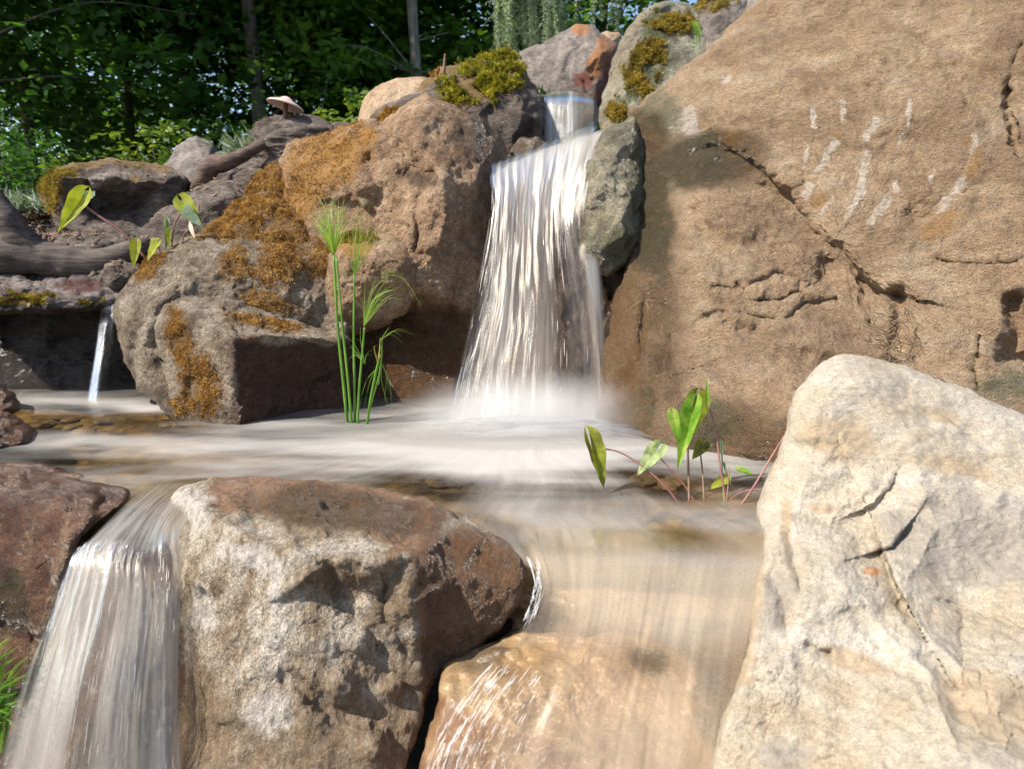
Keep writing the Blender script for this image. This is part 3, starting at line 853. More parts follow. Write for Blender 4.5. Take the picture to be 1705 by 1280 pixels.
rock('boulder', 'broad peaked grey rock with a red stained right side above the upper cascade',
     [(845, 100, 4.0), (880, 82, 4.0), (930, 58, 4.0), (960, 42, 4.0), (985, 45, 4.0), (1005, 58, 4.0), (1030, 74, 3.95), (1034, 100, 3.9),
      (1012, 140, 3.8), (1000, 200, 3.75), (940, 200, 3.75), (880, 190, 3.8), (860, 130, 3.9)],
     [(955, 75, 3.84), (930, 130, 3.78), (975, 110, 3.74), (1000, 90, 3.78), (990, 150, 3.74)],
     (945, 120), M_grey, back=0.5, rnd=(14, 0.06), nth=220, nr=60, seed=83, smooth=2, amp=(0.014, 0.006, 0.012, 0.002), frq=(3, 8, 6, 40),
     masks=[(0, 'blob', 1000, 95, 20, 40, 20), (0, 'blob', 968, 50, 16, 10), (2, 'line', [(1030, 80), (1010, 135), (992, 170)], 12),
            (2, 'blob', 970, 135, 20, 14)])
rock('rock', 'small pale rock tip beside the peaked grey rock',
     [(990, 62, 4.25), (1010, 53, 4.25), (1030, 58, 4.25), (1040, 74, 4.25), (1030, 100, 4.15), (1000, 95, 4.15)], [(1015, 72, 4.12)],
     (1015, 75), M_tanback, back=0.15, rnd=(10, 0.05), nth=90, nr=20, seed=84, amp=fine, cat='rock')
rock('boulder', 'square lip stone carrying the small upper cascade',
     [(902, 162, 3.4), (930, 153, 3.45), (965, 156, 3.45), (988, 164, 3.4), (993, 185, 3.36), (993, 250, 3.32), (904, 260, 3.32), (903, 200, 3.34)],
     [(945, 172, 3.3), (945, 215, 3.27)],
     (947, 205), M_slab, back=0.3, rnd=(8, 0.05), nth=140, nr=40, seed=85, amp=(0.008, 0.005, 0.006, 0.002), jag=1.2,
     masks=[(0, 'line', [(902, 160), (940, 155), (988, 163)], 6), (0, 'line', [(990, 165), (991, 230)], 5), (3, 'fn', lambda x, y, w: 1 + 0 * x)])
rock('boulder', 'grey rock topped with a bright green moss cushion, left of the upper cascade',
     [(615, 200, 3.3), (640, 178, 3.3), (690, 155, 3.3), (735, 122, 3.3), (770, 105, 3.35), (805, 96, 3.35), (845, 98, 3.35), (870, 112, 3.3),
      (886, 140, 3.25), (903, 160, 3.2), (909, 200, 3.15), (909, 250, 3.1), (880, 280, 3.05), (840, 290, 3.05), (780, 265, 3.1), (700, 235, 3.2),
      (640, 225, 3.25)],
     [(800, 140, 3.14), (740, 160, 3.13), (850, 150, 3.1), (870, 190, 3.05), (800, 195, 3.05), (850, 230, 3.04), (690, 185, 3.2)],
     (800, 190), M_dark, back=0.4, rnd=(20, 0.07), nth=260, nr=70, seed=86, smooth=1, amp=(0.012, 0.006, 0.018, 0.0035), frq=(4, 10, 8, 40),
     masks=[(0, 'blob', 810, 140, 62, 38, -25), (0, 'blob', 650, 195, 30, 12, -25), (0, 'line', [(700, 150), (740, 122), (760, 110)], 8),
            (3, 'fn', lambda x, y, w: 0.8 * sstep(840, 880, x) * sstep(170, 200, y))])
rock('rock', 'small wet brown rock at the left lip of the main waterfall',
     [(836, 285, 2.95), (850, 252, 2.98), (866, 232, 3.0), (895, 228, 3.0), (917, 245, 3.0), (922, 268, 2.95), (880, 290, 2.9)], [(880, 250, 2.9)],
     (878, 260), M_fall, back=0.15, rnd=(12, 0.04), nth=110, nr=28, seed=87, amp=(0.01, 0.008, 0.01, 0.002), masks=[(3, 'fn', lambda x, y, w: 1 + 0 * x)],
     cat='rock')
rock('boulder', 'smooth rounded tan rock at the back, left of the green moss cushion',
     [(595, 212, 3.7), (604, 170, 3.7), (624, 146, 3.7), (660, 134, 3.7), (705, 130, 3.7), (727, 136, 3.7), (745, 165, 3.65), (700, 215, 3.55), (640, 225, 3.55)],
     [(650, 172, 3.5), (700, 160, 3.52)],
     (670, 175), M_tanback, back=0.4, rnd=(26, 0.12), nth=160, nr=40, seed=88, smooth=3, amp=(0.012, 0.005, 0.006, 0.001), frq=(3, 8, 6, 40), jag=1.5)

# --- left bank
rock('boulder', 'dark layered rock carrying the mushroom shaped lamp',
     [(384, 310, 3.4), (392, 275, 3.4), (415, 252, 3.4), (420, 225, 3.4), (445, 202, 3.45), (480, 195, 3.45), (520, 197, 3.45), (550, 210, 3.4),
      (562, 230, 3.3), (520, 260, 3.25), (470, 310, 3.2), (430, 325, 3.2)],
     [(455, 228, 3.26), (500, 222, 3.26), (430, 262, 3.3), (425, 285, 3.26), (450, 300, 3.22)],
     (465, 255), M_dark, back=0.4, rnd=(14, 0.06), nth=200, nr=56, seed=91, smooth=1, amp=(0.014, 0.02, 0.014, 0.003), frq=(4, 6, 6, 40), aniso=(0.6, 0.6, 3.2))
rock('rock', 'small dark stone to the right of the layered lamp rock',
     [(542, 218, 3.5), (558, 205, 3.5), (580, 205, 3.5), (594, 222, 3.5), (560, 238, 3.4)], [(565, 218, 3.42)], (567, 220), M_dark, back=0.12,
     rnd=(10, 0.05), nth=80, nr=16, seed=92, amp=fine, cat='rock')
rock('boulder', 'long flat-topped grey rock with yellow lichen end, on the far left bank',
     [(66, 325, 3.2), (70, 300, 3.2), (92, 281, 3.25), (130, 273, 3.3), (190, 267, 3.4), (240, 272, 3.4), (285, 281, 3.35), (312, 300, 3.25),
      (305, 330, 3.15), (272, 362, 3.1), (240, 400, 3.05), (150, 405, 3.05), (95, 378, 3.1), (80, 350, 3.15)],
     [(105, 300, 3.04), (150, 300, 3.0), (210, 298, 3.0), (270, 306, 3.05), (150, 345, 3.12), (220, 345, 3.12), (110, 350, 3.12), (180, 375, 3.08)],
     (185, 335), M_dark, back=0.4, rnd=(14, 0.05), nth=240, nr=64, seed=93, smooth=1, amp=(0.010, 0.006, 0.016, 0.0035), frq=(4, 9, 8, 40),
     masks=[(0, 'blob', 84, 320, 22, 44), (0, 'line', [(90, 284), (190, 270), (280, 282)], 5), (0, 'blob', 225, 298, 8, 8), (1, 'blob', 180, 340, 70, 26)],  # last blob darkens the front face, painted in place of its shade
     grooves=[([(143, 280), (146, 305), (150, 340)], 5, 0.03)])
rock('boulder', 'upright rounded grey rock on the left bank under the trees',
     [(262, 290, 3.6), (285, 268, 3.6), (298, 243, 3.6), (325, 231, 3.6), (352, 240, 3.6), (364, 258, 3.55), (390, 268, 3.5), (420, 278, 3.45),
      (415, 300, 3.4), (370, 318, 3.35), (320, 318, 3.35), (275, 304, 3.45)],
     [(328, 262, 3.42), (352, 290, 3.35), (300, 285, 3.42), (390, 288, 3.36)],
     (335, 280), M_grey, back=0.35, rnd=(18, 0.08), nth=180, nr=48, seed=94, amp=(0.014, 0.01, 0.012, 0.002), frq=(4, 9, 8, 40),
     masks=[(0, 'blob', 340, 300, 14, 6)])
rock('boulder', 'dark grey rock sloping down behind the yellow green arrowhead leaves',
     [(225, 388, 2.95), (260, 362, 2.95), (305, 336, 2.98), (330, 312, 3.0), (360, 305, 3.0), (400, 308, 3.0), (420, 322, 2.98), (412, 350, 2.9),
      (372, 390, 2.85), (340, 420, 2.8), (270, 440, 2.8), (230, 420, 2.85)],
     [(350, 345, 2.84), (300, 375, 2.84), (380, 325, 2.88)],
     (325, 370), M_dark, back=0.3, rnd=(16, 0.06), nth=180, nr=48, seed=95, amp=(0.014, 0.01, 0.012, 0.003), frq=(4, 9, 8, 40))
rock('boulder', 'rock shoulder wholly grown over with orange moss, left of the rugged brown boulder',
     [(320, 412, 2.72), (355, 374, 2.8), (400, 335, 2.85), (430, 303, 2.9), (450, 278, 2.9), (480, 270, 2.9), (520, 320, 2.75), (560, 390, 2.62),
      (520, 440, 2.55), (420, 440, 2.6), (350, 440, 2.65)],
     [(430, 350, 2.68), (490, 350, 2.66), (460, 305, 2.76), (400, 390, 2.66), (500, 395, 2.58)],
     (450, 370), M_moss, back=0.35, rnd=(18, 0.06), nth=220, nr=60, seed=96, amp=(0.016, 0.014, 0.016, 0.004), frq=(4, 10, 9, 40),
     masks=[(0, 'fn', lambda x, y, w: 0.85 + 0 * x)])
rock('boulder', 'flat weathered slab overhanging the dark niche at the left edge',
     [(-90, 470, 2.7), (0, 459, 2.75), (60, 454, 2.8), (140, 457, 2.8), (190, 470, 2.75), (216, 490, 2.68), (205, 508, 2.62), (150, 516, 2.52),
      (80, 520, 2.48), (0, 518, 2.45), (-90, 516, 2.45)],
     [(60, 478, 2.56), (150, 484, 2.6), (0, 490, 2.46), (80, 495, 2.48), (150, 498, 2.52)],
     (60, 488), M_slab, back=0.5, rnd=(8, 0.03), nth=240, nr=56, seed=97, smooth=1, amp=(0.012, 0.010, 0.010, 0.002), frq=(4, 8, 7, 40), jag=1.6,
     masks=[(0, 'fn', lambda x, y, w: sstep(488, 496, y) * sstep(90, 40, x) * sstep(512, 500, y)), (2, 'blob', 130, 478, 40, 10),
            (1, 'fn', lambda x, y, w: sstep(498, 508, y))])  # slab underside toned near black, standing in for its shade
rock('boulder', 'recessed rock wall, toned near black for shade, of the niche behind the thin left trickle',
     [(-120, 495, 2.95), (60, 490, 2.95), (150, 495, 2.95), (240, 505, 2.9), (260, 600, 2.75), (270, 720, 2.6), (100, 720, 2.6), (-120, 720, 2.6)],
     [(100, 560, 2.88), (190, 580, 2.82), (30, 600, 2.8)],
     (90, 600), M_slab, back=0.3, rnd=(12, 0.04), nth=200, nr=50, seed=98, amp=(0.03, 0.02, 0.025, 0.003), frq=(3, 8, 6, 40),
     masks=[(1, 'fn', lambda x, y, w: 1 + 0 * x), (3, 'fn', lambda x, y, w: 1 + 0 * x)])  # niche shade painted on: the whole wall toned near black
rock('rock', 'jagged small dark rock between driftwood and slab on the left',
     [(148, 462, 2.75), (165, 442, 2.78), (190, 430, 2.8), (215, 432, 2.8), (232, 450, 2.75), (222, 475, 2.7), (180, 476, 2.7)], [(190, 452, 2.68)],
     (192, 456), M_dark, back=0.15, rnd=(8, 0.03), nth=110, nr=28, seed=99, smooth=0, amp=(0.01, 0.016, 0.016, 0.003), frq=(6, 14, 12, 45), cat='rock')
rock('rock', 'low rubble of dark stone behind the driftwood root',
     [(85, 415, 2.95), (110, 396, 3.0), (150, 388, 3.0), (195, 392, 3.0), (235, 402, 2.95), (228, 430, 2.85), (150, 440, 2.85), (95, 438, 2.88)],
     [(150, 410, 2.88), (120, 405, 2.9), (195, 408, 2.9)],
     (155, 415), M_dark, back=0.25, rnd=(10, 0.04), nth=140, nr=34, seed=100, smooth=0, amp=(0.012, 0.02, 0.024, 0.004), frq=(6, 12, 12, 40), cat='rock')

rock('boulder', 'dark wet ledge rock behind the lower left front cascade',
     [(90, 925, 1.2), (130, 905, 1.22), (200, 900, 1.23), (260, 908, 1.24), (320, 920, 1.24), (330, 1100, 1.16), (330, 1420, 1.12), (0, 1420, 1.12), (40, 1150, 1.15)],
     [(180, 960, 1.16), (170, 1100, 1.1), (150, 1280, 1.06), (230, 1000, 1.15)],
     (190, 1130), M_red, back=0.2, rnd=(16, 0.03), nth=180, nr=50, seed=43, amp=(0.012, 0.006, 0.012, 0.002), frq=(5, 11, 8, 45),
     masks=[(3, 'fn', lambda x, y, w: 1 + 0 * x), (0, 'fn', lambda x, y, w: 0.9 * sstep(1180, 1260, y))])
rock('boulder', 'wet tan ledge under the water at the brink of the right front cascade',
     [(850, 985, 1.13), (920, 975, 1.13), (1050, 983, 1.1), (1150, 990, 1.09), (1262, 1000, 1.1), (1255, 1150, 1.06), (1100, 1150, 1.1), (850, 1140, 1.14)],
     [(950, 1010, 1.085), (1100, 1020, 1.055), (1220, 1030, 1.055), (1080, 1080, 1.09)],
     (1080, 1050), M_tan, back=0.2, rnd=(12, 0.03), nth=180, nr=40, seed=44, amp=(0.010, 0.005, 0.010, 0.0015), frq=(5, 11, 8, 45),
     masks=[(3, 'fn', lambda x, y, w: 1 + 0 * x), (2, 'blob', 900, 1020, 50, 40)])

rock('boulder', 'low ledge block at the waterline with its right face toned dark purple for shade',
     [(258, 560, 2.22), (262, 530, 2.26), (275, 508, 2.30), (310, 498, 2.34), (352, 496, 2.37), (420, 508, 2.40), (480, 526, 2.42), (540, 546, 2.42),
      (572, 560, 2.38), (580, 600, 2.34), (578, 660, 2.28), (572, 735, 2.22), (400, 740, 2.03), (335, 725, 2.06), (300, 700, 2.12), (278, 640, 2.17)],
     [(300, 520, 2.24), (330, 536, 2.16), (388, 563, 2.04), (430, 556, 2.09), (470, 557, 2.13), (520, 566, 2.19), (560, 572, 2.26), (420, 525, 2.28),
      (300, 600, 2.17), (335, 640, 2.11), (388, 640, 2.035), (400, 700, 2.02), (450, 620, 2.13), (440, 690, 2.10), (520, 640, 2.25), (500, 700, 2.22)],
     (410, 620), M_moss, back=0.3, rnd=(10, 0.025), nth=320, nr=90, smooth=0, seed=53, amp=(0.008, 0.008, 0.014, 0.007), frq=(4, 11, 7, 42), warp=6, jag=2,
     masks=[(0, 'blob', 300, 565, 22, 50, -10), (0, 'blob', 340, 640, 34, 60, -10), (0, 'blob', 440, 540, 70, 10, 8),
            (1, 'fn', lambda x, y, w: sstep(378, 402, x) * sstep(0, 10, y - (560 + 0.03 * (x - 390)))),  # shade painted on the right face as a dark purple brown tone
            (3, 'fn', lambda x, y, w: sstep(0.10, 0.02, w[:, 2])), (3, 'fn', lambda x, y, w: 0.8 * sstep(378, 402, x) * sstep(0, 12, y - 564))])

# ================================================================== ground, pool, falling water
t = NT('forest_soil')
p = t.coords()
n1 = t.noise(p, 3.0, 8, 0.7); n2 = t.noise(p, 40.0, 5, 0.7)
c = t.ramp(t.math('ADD', t.math('MULTIPLY', n1, 0.5), t.math('MULTIPLY', n2, 0.5)), [(0.35, (0.025, 0.018, 0.012)), (0.55, (0.07, 0.048, 0.032)), (0.7, (0.12, 0.085, 0.06))])
M_soil = t.done(t.n('ShaderNodeBsdfPrincipled', {'Base Color': c, 'Roughness': 0.95,
                'Normal': t.n('ShaderNodeBump', {'Strength': 0.6, 'Distance': 0.03, 'Height': n2}).outputs[0]}).outputs[0])
t = NT('pool_bed_gravel')
p = t.coords()
vo = t.n('ShaderNodeTexVoronoi', {'Scale': 22.0, 'Vector': p})
n1 = t.noise(p, 4.0, 6, 0.7)
c = t.ramp(n1, [(0.35, (0.10, 0.06, 0.025)), (0.5, (0.24, 0.155, 0.06)), (0.68, (0.36, 0.26, 0.13))])
c = t.mix(0.6, c, t.mix(1.0, c, t.n('ShaderNodeSeparateColor', {0: vo.outputs['Color']}).outputs[0], 'MULTIPLY'))
M_bed = t.done(t.n('ShaderNodeBsdfPrincipled', {'Base Color': c, 'Roughness': 0.7,
               'Normal': t.n('ShaderNodeBump', {'Strength': 0.6, 'Distance': 0.02, 'Height': vo.outputs['Distance']}).outputs[0]}).outputs[0])

gxs = np.concatenate([np.linspace(-150, -8, 24)[:-1], np.linspace(-8, 8, 90), np.linspace(8, 150, 24)[1:]])
gys = np.concatenate([np.linspace(-60, -2, 12)[:-1], np.linspace(-2, 8, 90), np.linspace(8, 260, 40)[1:]])
GX, GY = np.meshgrid(gxs, gys, indexing='ij')


def ground_z(x, y):
    z = -0.75 + 0.0 * x
    z = z + 1.30 * sstep(2.75, 3.25, y) + 0.25 * sstep(3.2, 4.4, y) + 0.04 * np.maximum(y - 4.4, 0) * (y < 1e9)
    z = np.minimum(z, 1.9) + 0.04 * fbm(np.stack([x, y, 0 * x], -1) * 0.9, 77, 3)
    side = sstep(1.2, 2.0, x) * sstep(1.2, 2.4, y)
    return np.maximum(z, -0.75 + 1.9 * side)


GZ = ground_z(GX, GY)
nx, ny = GX.shape
idx = np.arange(nx * ny).reshape(nx, ny)
me = mesh_np('ground', np.stack([GX, GY, GZ], -1).reshape(-1, 3),
             np.stack([idx[:-1, :-1], idx[1:, :-1], idx[1:, 1:], idx[:-1, 1:]], -1).reshape(-1, 4))
tag(link('ground', me, M_soil), kind='structure')

bx, by = np.meshgrid(np.linspace(-3.2, 1.6, 120), np.linspace(1.10, 3.0, 60), indexing='ij')
bp = np.stack([bx, by, 0 * bx], -1)
bz = -0.10 + 0.035 * fbm(bp * 3, 5, 4) + 0.012 * ridged(bp * 9, 6, 2)
by = by + 0.27 * sstep(-0.1, -0.5, bx) * sstep(1.9, 1.02, by)
bz = bz - 0.03 * sstep(1.25, 1.02, by)
idx = np.arange(bx.size).reshape(bx.shape)
me = mesh_np('pool_bed', np.stack([bx, by, bz], -1).reshape(-1, 3), np.stack([idx[:-1, :-1], idx[1:, :-1], idx[1:, 1:], idx[:-1, 1:]], -1).reshape(-1, 4))
tag(link('pool_bed', me, M_bed), kind='structure')


def water_mat(name, su, sv, contrast, tint=(0.86, 0.80, 0.66), white=(0.84, 0.83, 0.82), fine=1.0, bumpd=0.01, gl_rough=0.10, grain=0.0, trans=0.35, refl=1.0):
    t = NT(name)
    fl = t.n('ShaderNodeAttribute', attribute_name='flow')
    fo = t.n('ShaderNodeAttribute', attribute_name='foam')
    mp = t.n('ShaderNodeMapping', {'Vector': fl.outputs['Vector'], 'Scale': (su, sv, 1)})
    mp2 = t.n('ShaderNodeMapping', {'Vector': fl.outputs['Vector'], 'Scale': (su * 4.3, sv * 2.0, 1)})
    a = t.noise(mp.outputs[0], 1.0, 5, 0.62, 0.25)
    b = t.noise(mp2.outputs[0], 1.0, 4, 0.65, 0.1)
    s_ = t.math('ADD', t.math('MULTIPLY', a, 0.62), t.math('MULTIPLY', b, 0.38 * fine))
    dens = fo.outputs['Fac']
    al = t.math('ADD', dens, t.math('MULTIPLY', t.math('SUBTRACT', s_, 0.5 * (0.62 + 0.38 * fine)), contrast))
    if grain:
        g = t.noise(t.coords(), 260.0, 3, 0.7)
        al = t.math('ADD', al, t.math('MULTIPLY', t.math('SUBTRACT', g, 0.5), grain))
    al = t.math('MULTIPLY', t.mapr(al, 0.0, 1.0, 0.0, 0.97), t.mapr(dens, 0.0, 0.12))
    gn = t.noise(t.coords(), 120.0, 3, 0.6)
    bp = t.n('ShaderNodeBump', {'Strength': 0.7, 'Distance': bumpd, 'Height': t.math('ADD', s_, t.math('MULTIPLY', gn, 0.25))})
    df = t.n('ShaderNodeBsdfDiffuse', {'Color': (*white, 1), 'Normal': bp.outputs[0]})
    tr = t.n('ShaderNodeBsdfTranslucent', {'Color': (*white, 1)})
    gl = t.n('ShaderNodeBsdfGlossy', {'Color': (1, 1, 1, 1), 'Roughness': 0.3, 'Normal': bp.outputs[0]})
    m1 = t.n('ShaderNodeMixShader', {0: trans, 1: df.outputs[0], 2: tr.outputs[0]})
    foam = t.n('ShaderNodeMixShader', {0: 0.04, 1: m1.outputs[0], 2: gl.outputs[0]})
    tp = t.n('ShaderNodeBsdfTransparent', {'Color': (*tint, 1)})
    g2 = t.n('ShaderNodeBsdfGlossy', {'Color': (1, 1, 1, 1), 'Roughness': gl_rough, 'Normal': bp.outputs[0]})
    fr = t.n('ShaderNodeFresnel', {'IOR': 1.33, 'Normal': bp.outputs[0]})
    vis = t.math('MULTIPLY', t.math('MULTIPLY', fr.outputs[0], refl), t.mapr(dens, 0.0, 0.08))
    tpe = t.mix(t.mapr(dens, 0.0, 0.08), (1, 1, 1), tint)
    t.t.links.new(tpe, tp.inputs[0])
    wa = t.n('ShaderNodeMixShader', {0: vis, 1: tp.outputs[0], 2: g2.outputs[0]})
    return t.done(t.n('ShaderNodeMixShader', {0: al, 1: wa.outputs[0], 2: foam.outputs[0]}).outputs[0])


def loft(rows, nu, nv):
    """rows of (px,py,Y) -> smooth grid of world points (nv,nu,3) and image places"""
    R = np.array(rows, float)
    R = np.stack([catmull(r, nu) for r in R])
    R = catmull(R, nv)
    return P(R[..., 0], R[..., 1], R[..., 2]), R


def sheet(name, rows, nu, nv, foam_fn, mat, parent=None, off=0.0, rip=0.004, seed=1, flow=None, org=None, ripu=26):
    Wd, R = loft(rows, nu, nv)
    u, v = np.meshgrid(np.linspace(0, 1, nu), np.linspace(0, 1, nv))
    wid = np.linalg.norm(np.diff(Wd, axis=1), axis=2).sum(1).mean()
    arc = np.concatenate([np.zeros((1, nu)), np.cumsum(np.linalg.norm(np.diff(Wd, axis=0), axis=2), 0)])
    fl = np.stack([u * wid, arc, np.full_like(u, seed * 3.1)], -1) if flow is None else flow(Wd, R)
    idx = np.arange(nu * nv).reshape(nv, nu)
    f = np.stack([idx[:-1, :-1], idx[:-1, 1:], idx[1:, 1:], idx[1:, :-1]], -1).reshape(-1, 4)
    if org is None:
        org = parent.location if parent is not None else Wd[-1].mean(0)
    me = mesh_np(name, Wd.reshape(-1, 3), f, org)
    n = vnormals(me)
    q = fl.reshape(-1, 3) * np.array([ripu, 2.2, 1])
    d = off + rip * fbm(q, seed, 3) * np.repeat(sstep(0, 0.15, v[:, :1]), nu, 1).reshape(-1)
    sgn = np.sign((n * (np.array([0, 0, CAMZ]) - Wd.reshape(-1, 3))).sum(1).mean())
    vv = Wd.reshape(-1, 3) + n * (d * sgn)[:, None]
    me.vertices.foreach_set('co', (vv - np.asarray(org)).ravel()); me.update()
    attr_v(me, 'flow', fl.reshape(-1, 3))
    fm = np.clip(foam_fn(u, v, R[..., 0], R[..., 1], Wd), 0, 1.2)
    attr_f(me, 'foam', fm.ravel())
    o = link(name, me, mat, parent)
    if parent is None: o.location = org
    return o, vv.reshape(nv, nu, 3)


# --- the pool
poolrows = []
for py, xs in ((648, (-420, -150, 60, 260, 480, 720, 960, 1180, 1420)), (672, (-420, -150, 60, 260, 480, 720, 960, 1180, 1420)),
               (700, (-420, -150, 60, 260, 480, 720, 960, 1180, 1420)), (740, (-420, -150, 60, 260, 480, 720, 960, 1180, 1420)),
               (790, (-420, -150, 60, 260, 480, 720, 960, 1180, 1400)), (840, (-420, -150, 80, 280, 480, 720, 960, 1180, 1380)),
               (890, (-420, -150, 100, 290, 480, 720, 960, 1160, 1360))):
    cap = {790: 782, 840: 800, 890: 812}.get(py, py)
    poolrows.append([(x, cap if x < 110 else py, YZ(cap if x < 110 else py, 0.0)) for x in xs])
for dy_, z_ in ((26, -0.020), (54, -0.11)):
    poolrows.append([(-420, 820 + dy_, 1.41), (-150, 820 + dy_, 1.41), (100, 822 + dy_, 1.40), (292, 905 + dy_, YZ(905 + dy_, z_)), (480, 915 + dy_, YZ(915 + dy_, z_)),
                     (720, 915 + dy_, YZ(915 + dy_, z_)), (900, 915 + dy_, YZ(915 + dy_, z_)), (1080, 918 + dy_, YZ(918 + dy_, z_)), (1330, 922 + dy_, YZ(922 + dy_, z_))])


def E(px, py, cx, cy, rx, ry, rot=0.0):
    r = math.radians(rot); dx, dy = px - cx, py - cy
    a, b = (dx * math.cos(r) + dy * math.sin(r)) / rx, (-dx * math.sin(r) + dy * math.cos(r)) / ry
    return np.exp(-(a * a + b * b))


BASE = P(880, 712, 2.08)


def pool_flow(Wd, R):
    d = Wd[..., :2] - BASE[:2]
    r = np.hypot(d[..., 0], d[..., 1])
    a = np.arctan2(d[..., 0], -d[..., 1])
    a = a + 0.09 * fbm(np.stack([Wd[..., 0] * 1.6, Wd[..., 1] * 2.5, 0 * r], -1), 21, 3)
    r = r + 0.12 * fbm(np.stack([Wd[..., 0] * 2.0, Wd[..., 1] * 3.0, 0 * r], -1), 22, 3)
    return np.stack([a * 1.3, r, 0 * r], -1)


def pool_foam(u, v, px, py, Wd):
    q = np.stack([px / 150, py / 30, 0 * px], -1)
    jx, jy = 26 * fbm(q, 3, 3), 8 * fbm(q, 4, 3)
    x, y = px + jx, py + jy
    f = 0.25 + 0.15 * sstep(820, 900, y) * sstep(800, 900, x)
    f = f + 0.95 * E(x, y, 850, 732, 230, 40) + 0.5 * E(x, y, 860, 770, 200, 30) + 0.34 * E(x, y, 440, 742, 300, 24) + 0.26 * E(x, y, 380, 790, 240, 16, -4)
    f = f + 0.22 * E(x, y, 120, 735, 130, 9) + 0.16 * E(x, y, 880, 850, 130, 50, 20) + 0.12 * E(x, y, 1100, 870, 160, 50)
    f = f + 0.25 * E(x, y, 400, 707, 120, 7) + 0.5 * E(x, y, 240, 678, 60, 7) + 0.35 * E(x, y, 120, 668, 130, 8) + 0.3 * E(x, y, 1200, 770, 90, 16, 12)
    f = f - 0.35 * E(x, y, 150, 705, 150, 16) - 0.4 * E(x, y, 740, 808, 120, 20, 3) - 0.42 * E(x, y, 1100, 805, 90, 20, 14)
    f = f - 0.55 * E(x, y, 1142, 905, 52, 26, 22) - 0.3 * E(x, y, 240, 845, 90, 24, -12) - 0.3 * E(x, y, 340, 800, 120, 5, -3)
    f = f - 0.25 * E(x, y, 560, 760, 90, 6) - 0.25 * E(x, y, 120, 770, 90, 10) - 0.22 * E(x, y, 860, 880, 60, 14, 20)
    f = f + 0.34 * fbm(np.stack([px / 200, py / 15, 0 * px], -1), 9, 4) * sstep(870, 800, py)
    f = np.clip(f, 0.03, 1.15)
    f = f * np.where(py > 840, sstep(1335, 1290, px), 1.0)
    return np.where(px < 700, f * sstep(10, -26, py - np.interp(px, [100, 300, 480, 700], [850, 868, 905, 930])), f)


M_pool = water_mat('milky_pool_water', 5.5, 2.6, 0.55, tint=(0.80, 0.72, 0.52), white=(0.66, 0.635, 0.605), bumpd=0.004, gl_rough=0.28, grain=0.3, refl=0.16)
o, _ = sheet('pool_water', poolrows, 260, 240, pool_foam, M_pool, rip=0.004, flow=pool_flow, seed=4, ripu=7)
tag(o, kind='structure')

# --- main waterfall: three sheets of the same water
M_fall_w = water_mat('silky_falling_water', 10.0, 0.4, 0.42, tint=(0.95, 0.91, 0.86), white=(0.62, 0.60, 0.59), bumpd=0.003, gl_rough=0.35, fine=0.75, refl=0.5)
M_veil = water_mat('thin_water_veil', 46.0, 1.6, 1.3, tint=(0.95, 0.93, 0.88), white=(0.86, 0.85, 0.84), bumpd=0.01, gl_rough=0.12)
main = empty('waterfall', P(880, 712, 2.1))
tag(main, 'silky white main waterfall dropping from the rock lip into the pool', 'waterfall')
mrows = [[(838, 266, 2.95), (880, 252, 2.97), (930, 240, 2.99), (985, 226, 2.99), (1035, 208, 2.98)],
         [(815, 283, 2.66), (855, 271, 2.71), (905, 251, 2.77), (955, 233, 2.80), (1010, 216, 2.78)],
         [(815, 300, 2.58), (850, 296, 2.60), (898, 280, 2.65), (945, 262, 2.66), (995, 250, 2.56)],
         [(817, 345, 2.50), (848, 345, 2.50), (890, 345, 2.52), (932, 345, 2.50), (974, 345, 2.42)],
         [(806, 430, 2.42), (844, 430, 2.40), (888, 430, 2.40), (932, 430, 2.40), (978, 430, 2.40)],
         [(786, 530, 2.33), (836, 530, 2.30), (888, 530, 2.29), (942, 530, 2.30), (1003, 530, 2.34)],
         [(762, 625, 2.25), (820, 625, 2.21), (882, 625, 2.19), (944, 625, 2.21), (1012, 625, 2.26)],
         [(736, 718, 2.17), (810, 720, 2.11), (880, 722, 2.09), (945, 720, 2.11), (1018, 718, 2.17)]]


def edge(u, a=0.06, b=0.06):
    return sstep(0, a, u) * sstep(1, 1 - b, u)


def fall_a(u, v, px, py, Wd):
    d = 0.33 + 0.34 * np.exp(-((v - 0.22) / 0.13) ** 2) * sstep(0.02, 0.2, u)
    d = d + 0.22 * np.exp(-((u - 0.45) / 0.22) ** 2) + 0.75 * sstep(0.86, 1.0, v) * sstep(0.1, 0.35, u) * sstep(1.0, 0.8, u) - 0.10 * sstep(0.4, 0.6, v)
    d = d - 0.16 * sstep(0.28, 0.0, u) * sstep(0.35, 0.8, v) - 0.18 * np.exp(-((u - 0.78) / 0.1) ** 2) * sstep(0.4, 0.7, v)
    d = d - 0.45 * sstep(0.17, 0.08, v) - 0.2 * np.exp(-((px - 935) / 12) ** 2) * sstep(330, 380, py) * sstep(560, 480, py)
    d = d + 0.42 * fbm(np.stack([u * 6, v * 0.9, 0 * u], -1), 71, 3) * sstep(0.12, 0.3, v)
    ur = u + 0.06 * fbm(np.stack([u * 0, v * 5, 0 * u], -1), 72, 3)
    return np.clip(d, 0.06, 1) * edge(ur, 0.10, 0.05) * sstep(0, 0.05, v)


def fall_b(u, v, px, py, Wd):
    d = 0.13 + 0.20 * np.exp(-((v - 0.28) / 0.16) ** 2) + 0.06 * np.sin(u * 17)
    return np.clip(d, 0.0, 1) * edge(u, 0.12, 0.10) * sstep(0.12, 0.3, v)


sheet('water_sheet', mrows, 150, 150, fall_a, M_fall_w, main, 0.0, 0.014, 5)
sheet('front_veil', mrows, 110, 120, fall_b, M_fall_w, main, 0.028, 0.02, 8)
